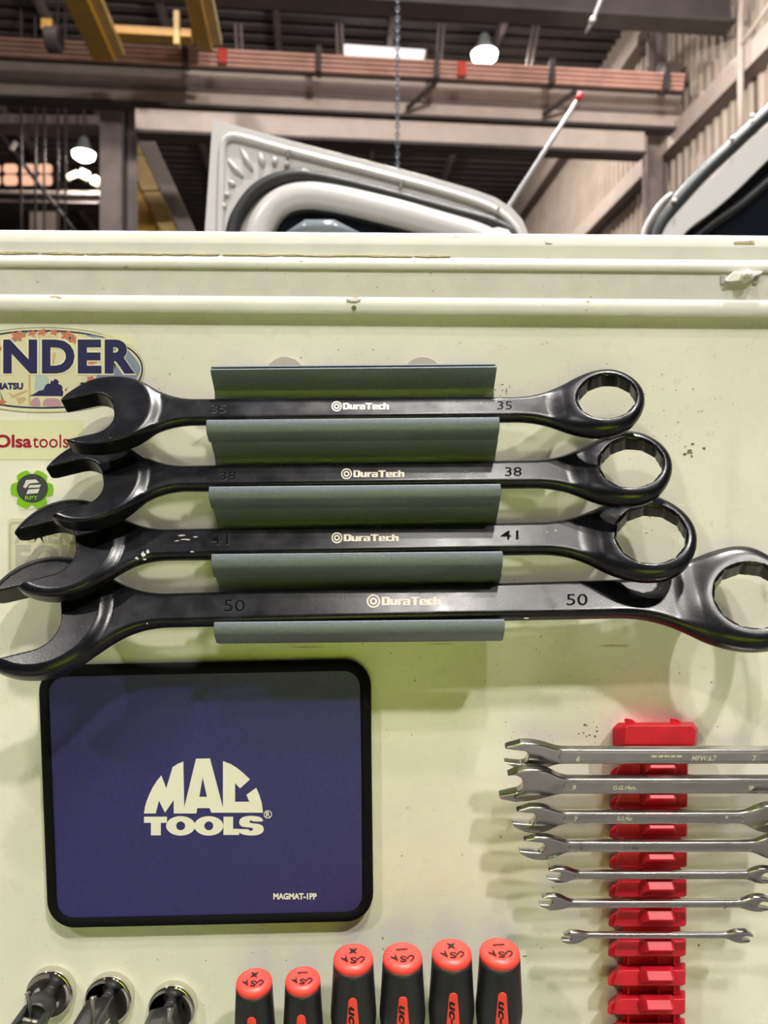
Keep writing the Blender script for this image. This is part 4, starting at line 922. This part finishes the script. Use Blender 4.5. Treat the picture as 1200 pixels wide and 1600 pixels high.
bevel(mk('box', *box_geo(q(1052, 108)+V_*.2, U_*.22, V_*.12, (0, 0, .2)), M_steeld, e), .02, 2)
bevel(mk('lid', *box_geo(q(1052, 108)+V_*.07, U_*.20, V_*.02, (0, 0, .18)), M_steel, e), .01, 1)
# roof purlins and struts
for k, u in enumerate((-9.2, -6.4, -3.6, -.9, 1.9, 4.6)):
    e = empty('roof_purlin', B(u, 8, HC-.2), 'dark roof purlin running away under the roof deck, '+('first', 'second', 'third', 'fourth', 'fifth', 'sixth')[k]+' from the left', 'purlin', 'dark roof purlins')
    bevel(mk('channel', *bbox(u-.07, u+.07, 8, 45, HC-.28, HC), M_steel, e), .01, 1)
for x0, x1, wh in ((838, 826, 'just right of the glowing lamp'), (530, 533, 'at the left end of the white light panel'), (372, 376, 'right of the yellow crane'), (690, 684, 'between light panel and glowing lamp')):
    e = empty('roof_strut', B(BP(x1, 100, 18)[0], 18, hz(x1, 106, 18)), 'thin double roof strut, '+wh, 'strut', 'thin roof struts')
    for s in (-.06, .06):
        a = B(BP(x0, 38, 18)[0]+s, 18, hz(x0, 38, 18)); b = B(BP(x1, 110, 18)[0]+s, 18, hz(x1, 110, 18)); mk('angle_bar', *tube_geo([a, b], .035, 6), M_steel, e)
# yellow overhead crane
e = empty('overhead_crane', B(-5, 9, 9), 'yellow overhead crane with two girders at the top left', 'crane')
for (xa, xb, ye) in ((146, 180, 96), (308, 332, 79)):
    v1 = 13.4; u0, h = BP(xa, ye, v1); u1_, _ = BP(xb, ye, v1)
    bevel(mk('crane_girder', *bbox(u0, u1_, 4, v1, h, h+.62), M_yellow, e), .01, 1)
    bevel(mk('girder_flange', *bbox(u1_, u1_+.16, 4, v1, h+.10, h+.20), M_yellowl, e), .01, 1)
vE = 13.0
bevel(mk('end_carriage', *bbox(BP(180, 50, vE)[0], BP(300, 50, vE)[0], vE-.1, vE+.15, hz(240, 60, vE), hz(240, 47, vE)), M_yellow, e), .01, 1)
bevel(mk('buffer', *bbox(BP(68, 50, vE)[0], BP(86, 50, vE)[0], vE-.15, vE+.15, hz(76, 54, vE), hz(76, 37, vE)), M_yellow, e), .02, 2)
bevel(mk('guide_post', *bbox(BP(273, 50, vE)[0], BP(283, 50, vE)[0], vE-.15, vE, hz(278, 77, vE), hz(278, 24, vE)), M_yellowl, e), .02, 2)
mk('wheel_hub', *lathe_geo([(.16, -.12), (.2, -.1), (.2, .1), (.16, .12)], B(BP(84, 62, vE)[0], vE, hz(84, 62, vE)), U_, 20), M_steeld, e)
# sloping yellow beam with ribbed cover behind the left column
e = empty('sloping_beam', B(-5, 19, 6), 'sloping yellow beam with ribbed grey cover, right of the left column', 'beam')
q2 = lambda px, py, v=19.0: B(BP(px, py, v)[0], v, BP(px, py, v)[1])
def slab(nm, pts, th, m, v=19.0):
    vs = [q2(*p, v) for p in pts]; n = len(pts); vs = vs+[a+V_*th for a in vs]
    return mk(nm, vs, [tuple(range(n)), tuple(range(2*n-1, n-1, -1))]+[(i, (i+1) % n, n+(i+1) % n, n+i) for i in range(n)], m, e)
slab('lower_plate', [(200, 262), (205, 262), (330, 500), (200, 500)], .4, M_yellow, 19.3)
for ya, yb in ((205, 240), (242, 296), (299, 343), (346, 400), (402, 460)):
    xr = lambda y: 212+.455*(y-215)
    bevel(slab('yellow_panel', [(xr(ya)-27, ya+1), (xr(ya), ya), (xr(yb), yb), (xr(yb)-27, yb+1)], .25, M_yellowl), .01, 1)
for k in range(5):
    bevel(slab('cover_rib', [(213+5.2*k, 212), (217+5.2*k, 212), (347+5.2*k, 500), (343+5.2*k, 500)], .08+.03*(k % 2), mat('cover_grey', (.40, .35, .33), .5), 18.8), .01, 1)
# far bay at the left: glowing roof-light strips, beams, hangers
M_glow = mat('warm_rooflight', (.8, .5, .35), .5, emit=(1.0, .55, .36), estr=1.1)
vG = 24.0
qg = lambda px, py, v=vG: B(BP(px, py, v)[0], v, BP(px, py, v)[1])
gl = empty('roof_light', qg(40, 300), 'glowing peach roof-light panels seen far away at the left', 'roof light')
for k in range(4):
    for j in range(2):
        x0 = -22+27*k; bevel(mk('pane', *prism_geo([rrect(x0, 256+17*j, x0+22, 270+19*j, 5, 4)], lambda p, d: qg(*p)+V_*d, .05, 0), M_glow, gl), .01, 1)
for k, (y0, y1, m) in enumerate(((296, 307, M_beige), (310, 320, M_beige), (178, 200, M_steel))):
    e = empty('far_beam', qg(70, y1, 22.5), ('far pale beam under the glowing panels at the left', 'far pale beam just above the panel edge at the left', 'far brown beam above the glowing panels at the left')[k], 'beam')
    bevel(mk('web', *prism_geo([[(-60, y0), (158, y0+2), (158, y1+2), (-60, y1)]], lambda p, d: qg(p[0], p[1], 22.5)+V_*d, .3, 0), m, e), .01, 1)
    mk('flange', *prism_geo([[(-60, y1), (158, y1+2), (158, y1+4), (-60, y1+2)]], lambda p, d: qg(p[0], p[1], 22.5)+V_*d, .3, -.3), M_steeld, e)
e = empty('far_door', qg(70, 420, 25), 'pale far door panel glimpsed at the left above the edge', 'door')
bevel(mk('leaf', *prism_geo([[(46, 330), (90, 330), (90, 877.5), (46, 877.5)]], lambda p, d: qg(p[0], p[1], 25)+V_*d, .2, 0), mat('far_white', (.6, .55, .5), .5), e), .01, 1)
mk('rail', *prism_geo([[(44, 326), (92, 326), (92, 330), (44, 330)]], lambda p, d: qg(p[0], p[1], 25)+V_*d, .2, -.1), M_steel, e)
for px, wh in ((33, 'first'), (55, 'second'), (69, 'third'), (90, 'fourth'), (102, 'fifth')):
    e = empty('hanger_rod', qg(px, 160, 21), 'thin vertical hanger rod in the far left bay, '+wh+' from the left', 'rod', 'thin hanger rods in the left bay')
    mk('rod', *tube_geo([Vector((qg(px, 110, 19).x, qg(px, 110, 19).y, HC)), qg(px, 420, 19)], .03, 6), M_steeld, e)
e = empty('diagonal_brace', qg(18, 232, 20), 'thin diagonal brace in front of the glowing panels', 'brace')
mk('bar', *tube_geo([qg(-40, 160, 20), qg(18, 232, 20), qg(100, 340, 20), qg(140, 395, 20)], .05, 8), M_steeld, e); mk('end_fitting', *tube_geo([qg(17, 234, 19.9), qg(25, 222, 19.9)], .06, 8), M_magnet, e)
# high-bay lamps
def highbay(label, px, py, v, r, power):
    c = B(BP(px, py, v)[0], v, BP(px, py, v)[1]); e = empty('high_bay_lamp', c, label, 'ceiling lamp')
    mk('housing', *lathe_geo([(r*.25, r*1.5), (r*.42, r*1.3), (r*.5, r*.8), (r, .0)], c, (0, 0, 1), 28), mat('lamp_grey', (.3, .34, .34), .4), e, True)
    mk('stem', *tube_geo([c+Vector((0, 0, r*1.4)), Vector((c.x, c.y, HC))], .03, 8), M_steeld, e)
    mk('lens', *lathe_geo([(r*.98, .0), (r*.9, -r*.32), (r*.6, -r*.55), (.001, -r*.62)], c, (0, 0, 1), 28), mat('lamp_lens', (1, 1, 1), .5, emit=(1, .95, .92), estr=30), e, True)
    lamp(c+Vector((0, 0, -r*1.0)), c+Vector((0, 0, -5)), power, r*1.6, (1, .88, .80))
highbay('round glowing high-bay lamp under the roof deck, right of the chain', 757, 84, 19.0, .33, 750)
highbay('glowing high-bay lamp in the far bay, left of the steel column', 131, 240, 21.5, .30, 500)
e = empty('strip_lamp', B(BP(600, 85, 20)[0], 20, hz(600, 97, 20)), 'white rectangular ceiling light panel behind the chain', 'ceiling lamp')
sp = lambda px, py, v=19.4: B(BP(px, py, v)[0], v, BP(px, py, v)[1])
bevel(mk('frame', *prism_geo([[(533, 68), (667, 77), (663, 102), (533, 96)]], lambda p, d: sp(*p)+V_*d, .25, 0), M_beige, e), .01, 1)
mk('diffuser', *prism_geo([[(536, 70), (664, 79), (660, 98), (536, 92)]], lambda p, d: sp(*p)+V_*d, .0, -.03), mat('diffuser_glow', (.9, .9, .9), .5, emit=(1, .93, .95), estr=1.1), e)
e = empty('lamp_cluster', qg(133, 272, 22), 'small chain of far bright lamps below the left high-bay lamp', 'lamp')
for p0, p1, r in (((105, 278), (122, 270), .08), ((126, 270), (138, 276), .13), ((146, 281), (154, 286), .13)):
    mk('lamp_tube', *tube_geo([qg(*p0, 22), qg(*p1, 22)], r, 10), mat('tube_glow', (1, .9, .8), .5, emit=(1, .85, .6), estr=2.2), e, True)
# unseen lights added to brighten the beams and the wall
lamp(B(3.4, 10.5, 9.0), B(8.5, 13.2, 8.5), 130, .4, (1, .9, .82), spread=R_(110))
lamp(B(2.4, 3.0, 9.4), B(3.0, 15, 9.3), 950, .5, (1, .90, .84))
lamp(B(-3.5, 8.0, 12.6), B(-3, 15, 9), 500, .5, (1, .88, .84))
lamp(B(3.5, 22, 12.8), B(8, 24, 6), 220, .5, (1, .88, .80))

# ---------------------------------------------------------------- the person holding the camera (seen only as a yellow reflection)
def person():
    root = empty('person', (0, -.42, 0), 'person in yellow high-visibility jacket standing and facing the tool panel', 'person')
    J = [((0, -.42, .98), .20), ((0, -.42, 1.15), .21), ((0, -.42, 1.34), .22), ((0, -.42, 1.46), .10), ((0, -.41, 1.53), .06), ((0, -.39, 1.64), .085), ((0, -.385, 1.72), .09),
         ((.18, -.42, 1.41), .075), ((.27, -.36, 1.17), .055), ((.12, -.14, 1.36), .042), ((.08, -.09, 1.43), .035), ((-.18, -.42, 1.41), .075), ((-.27, -.36, 1.17), .055), ((-.12, -.14, 1.36), .042), ((-.08, -.09, 1.43), .035),
         ((.10, -.42, .88), .11), ((.11, -.40, .48), .075), ((.11, -.43, .09), .055), ((.12, -.31, .045), .045), ((-.10, -.42, .88), .11), ((-.11, -.40, .48), .075), ((-.11, -.43, .09), .055), ((-.12, -.31, .045), .045)]
    E = [(0, 1), (1, 2), (2, 3), (3, 4), (4, 5), (5, 6), (3, 7), (7, 8), (8, 9), (9, 10), (3, 11), (11, 12), (12, 13), (13, 14), (0, 15), (15, 16), (16, 17), (17, 18), (0, 19), (19, 20), (20, 21), (21, 22)]
    for sx, w_ in ((1, 10), (-1, 14)):
        bx = Vector(J[w_][0])
        for k in range(4):
            J.append((tuple(bx+Vector((sx*-.012-.0*k, .035, .022*k-.02))), .010)); E.append((w_, len(J)-1)); J.append((tuple(bx+Vector((sx*-.045, .05, .022*k-.02))), .0085)); E.append((len(J)-2, len(J)-1))
        J.append((tuple(bx+Vector((sx*-.03, -.01, .05))), .011)); E.append((w_, len(J)-1))
    me = bpy.data.meshes.new('body'); me.from_pydata([Vector(j[0])-ORG[root.name] for j in J], E, []); ob = bpy.data.objects.new('body', me); COL.objects.link(ob); ob.parent = root
    sk = ob.modifiers.new('skin', 'SKIN'); sv = me.skin_vertices[0].data
    for i, j in enumerate(J): sv[i].radius = (j[1], j[1]*(.72 if i < 3 else 1))
    sv[0].use_root = True
    sb = ob.modifiers.new('sub', 'SUBSURF'); sb.levels = 2; sb.render_levels = 2; sk.use_smooth_shade = True
    hv = mat('worker_body', (.62, .84, .015), .8); nt = hv.node_tree; g = nt.nodes.new('ShaderNodeNewGeometry'); s = nt.nodes.new('ShaderNodeSeparateXYZ'); r = nt.nodes.new('ShaderNodeValToRGB'); r.color_ramp.interpolation = 'CONSTANT'
    mr = nt.nodes.new('ShaderNodeMapRange'); mr.inputs[1].default_value = 0; mr.inputs[2].default_value = 2
    L = nt.links.new; L(g.outputs['Position'], s.inputs[0]); L(s.outputs['Z'], mr.inputs[0]); L(mr.outputs[0], r.inputs[0])
    el = r.color_ramp.elements; el[0].position = 0; el[0].color = (.03, .03, .05, 1); el[1].position = .45; el[1].color = (.62, .84, .015, 1); n = el.new(.755); n.color = (.5, .28, .2, 1)
    L(r.outputs[0], nt.nodes['Principled BSDF'].inputs['Base Color']); me.materials.append(hv)
    hr = mk('hair', *lathe_geo([(.098, 1.70), (.104, 1.74), (.09, 1.80), (.05, 1.825), (.002, 1.83)], (0, -.40, 0), (0, 0, 1), 24), mat('dark_hair', (.03, .02, .015), .7), root, True)
person()
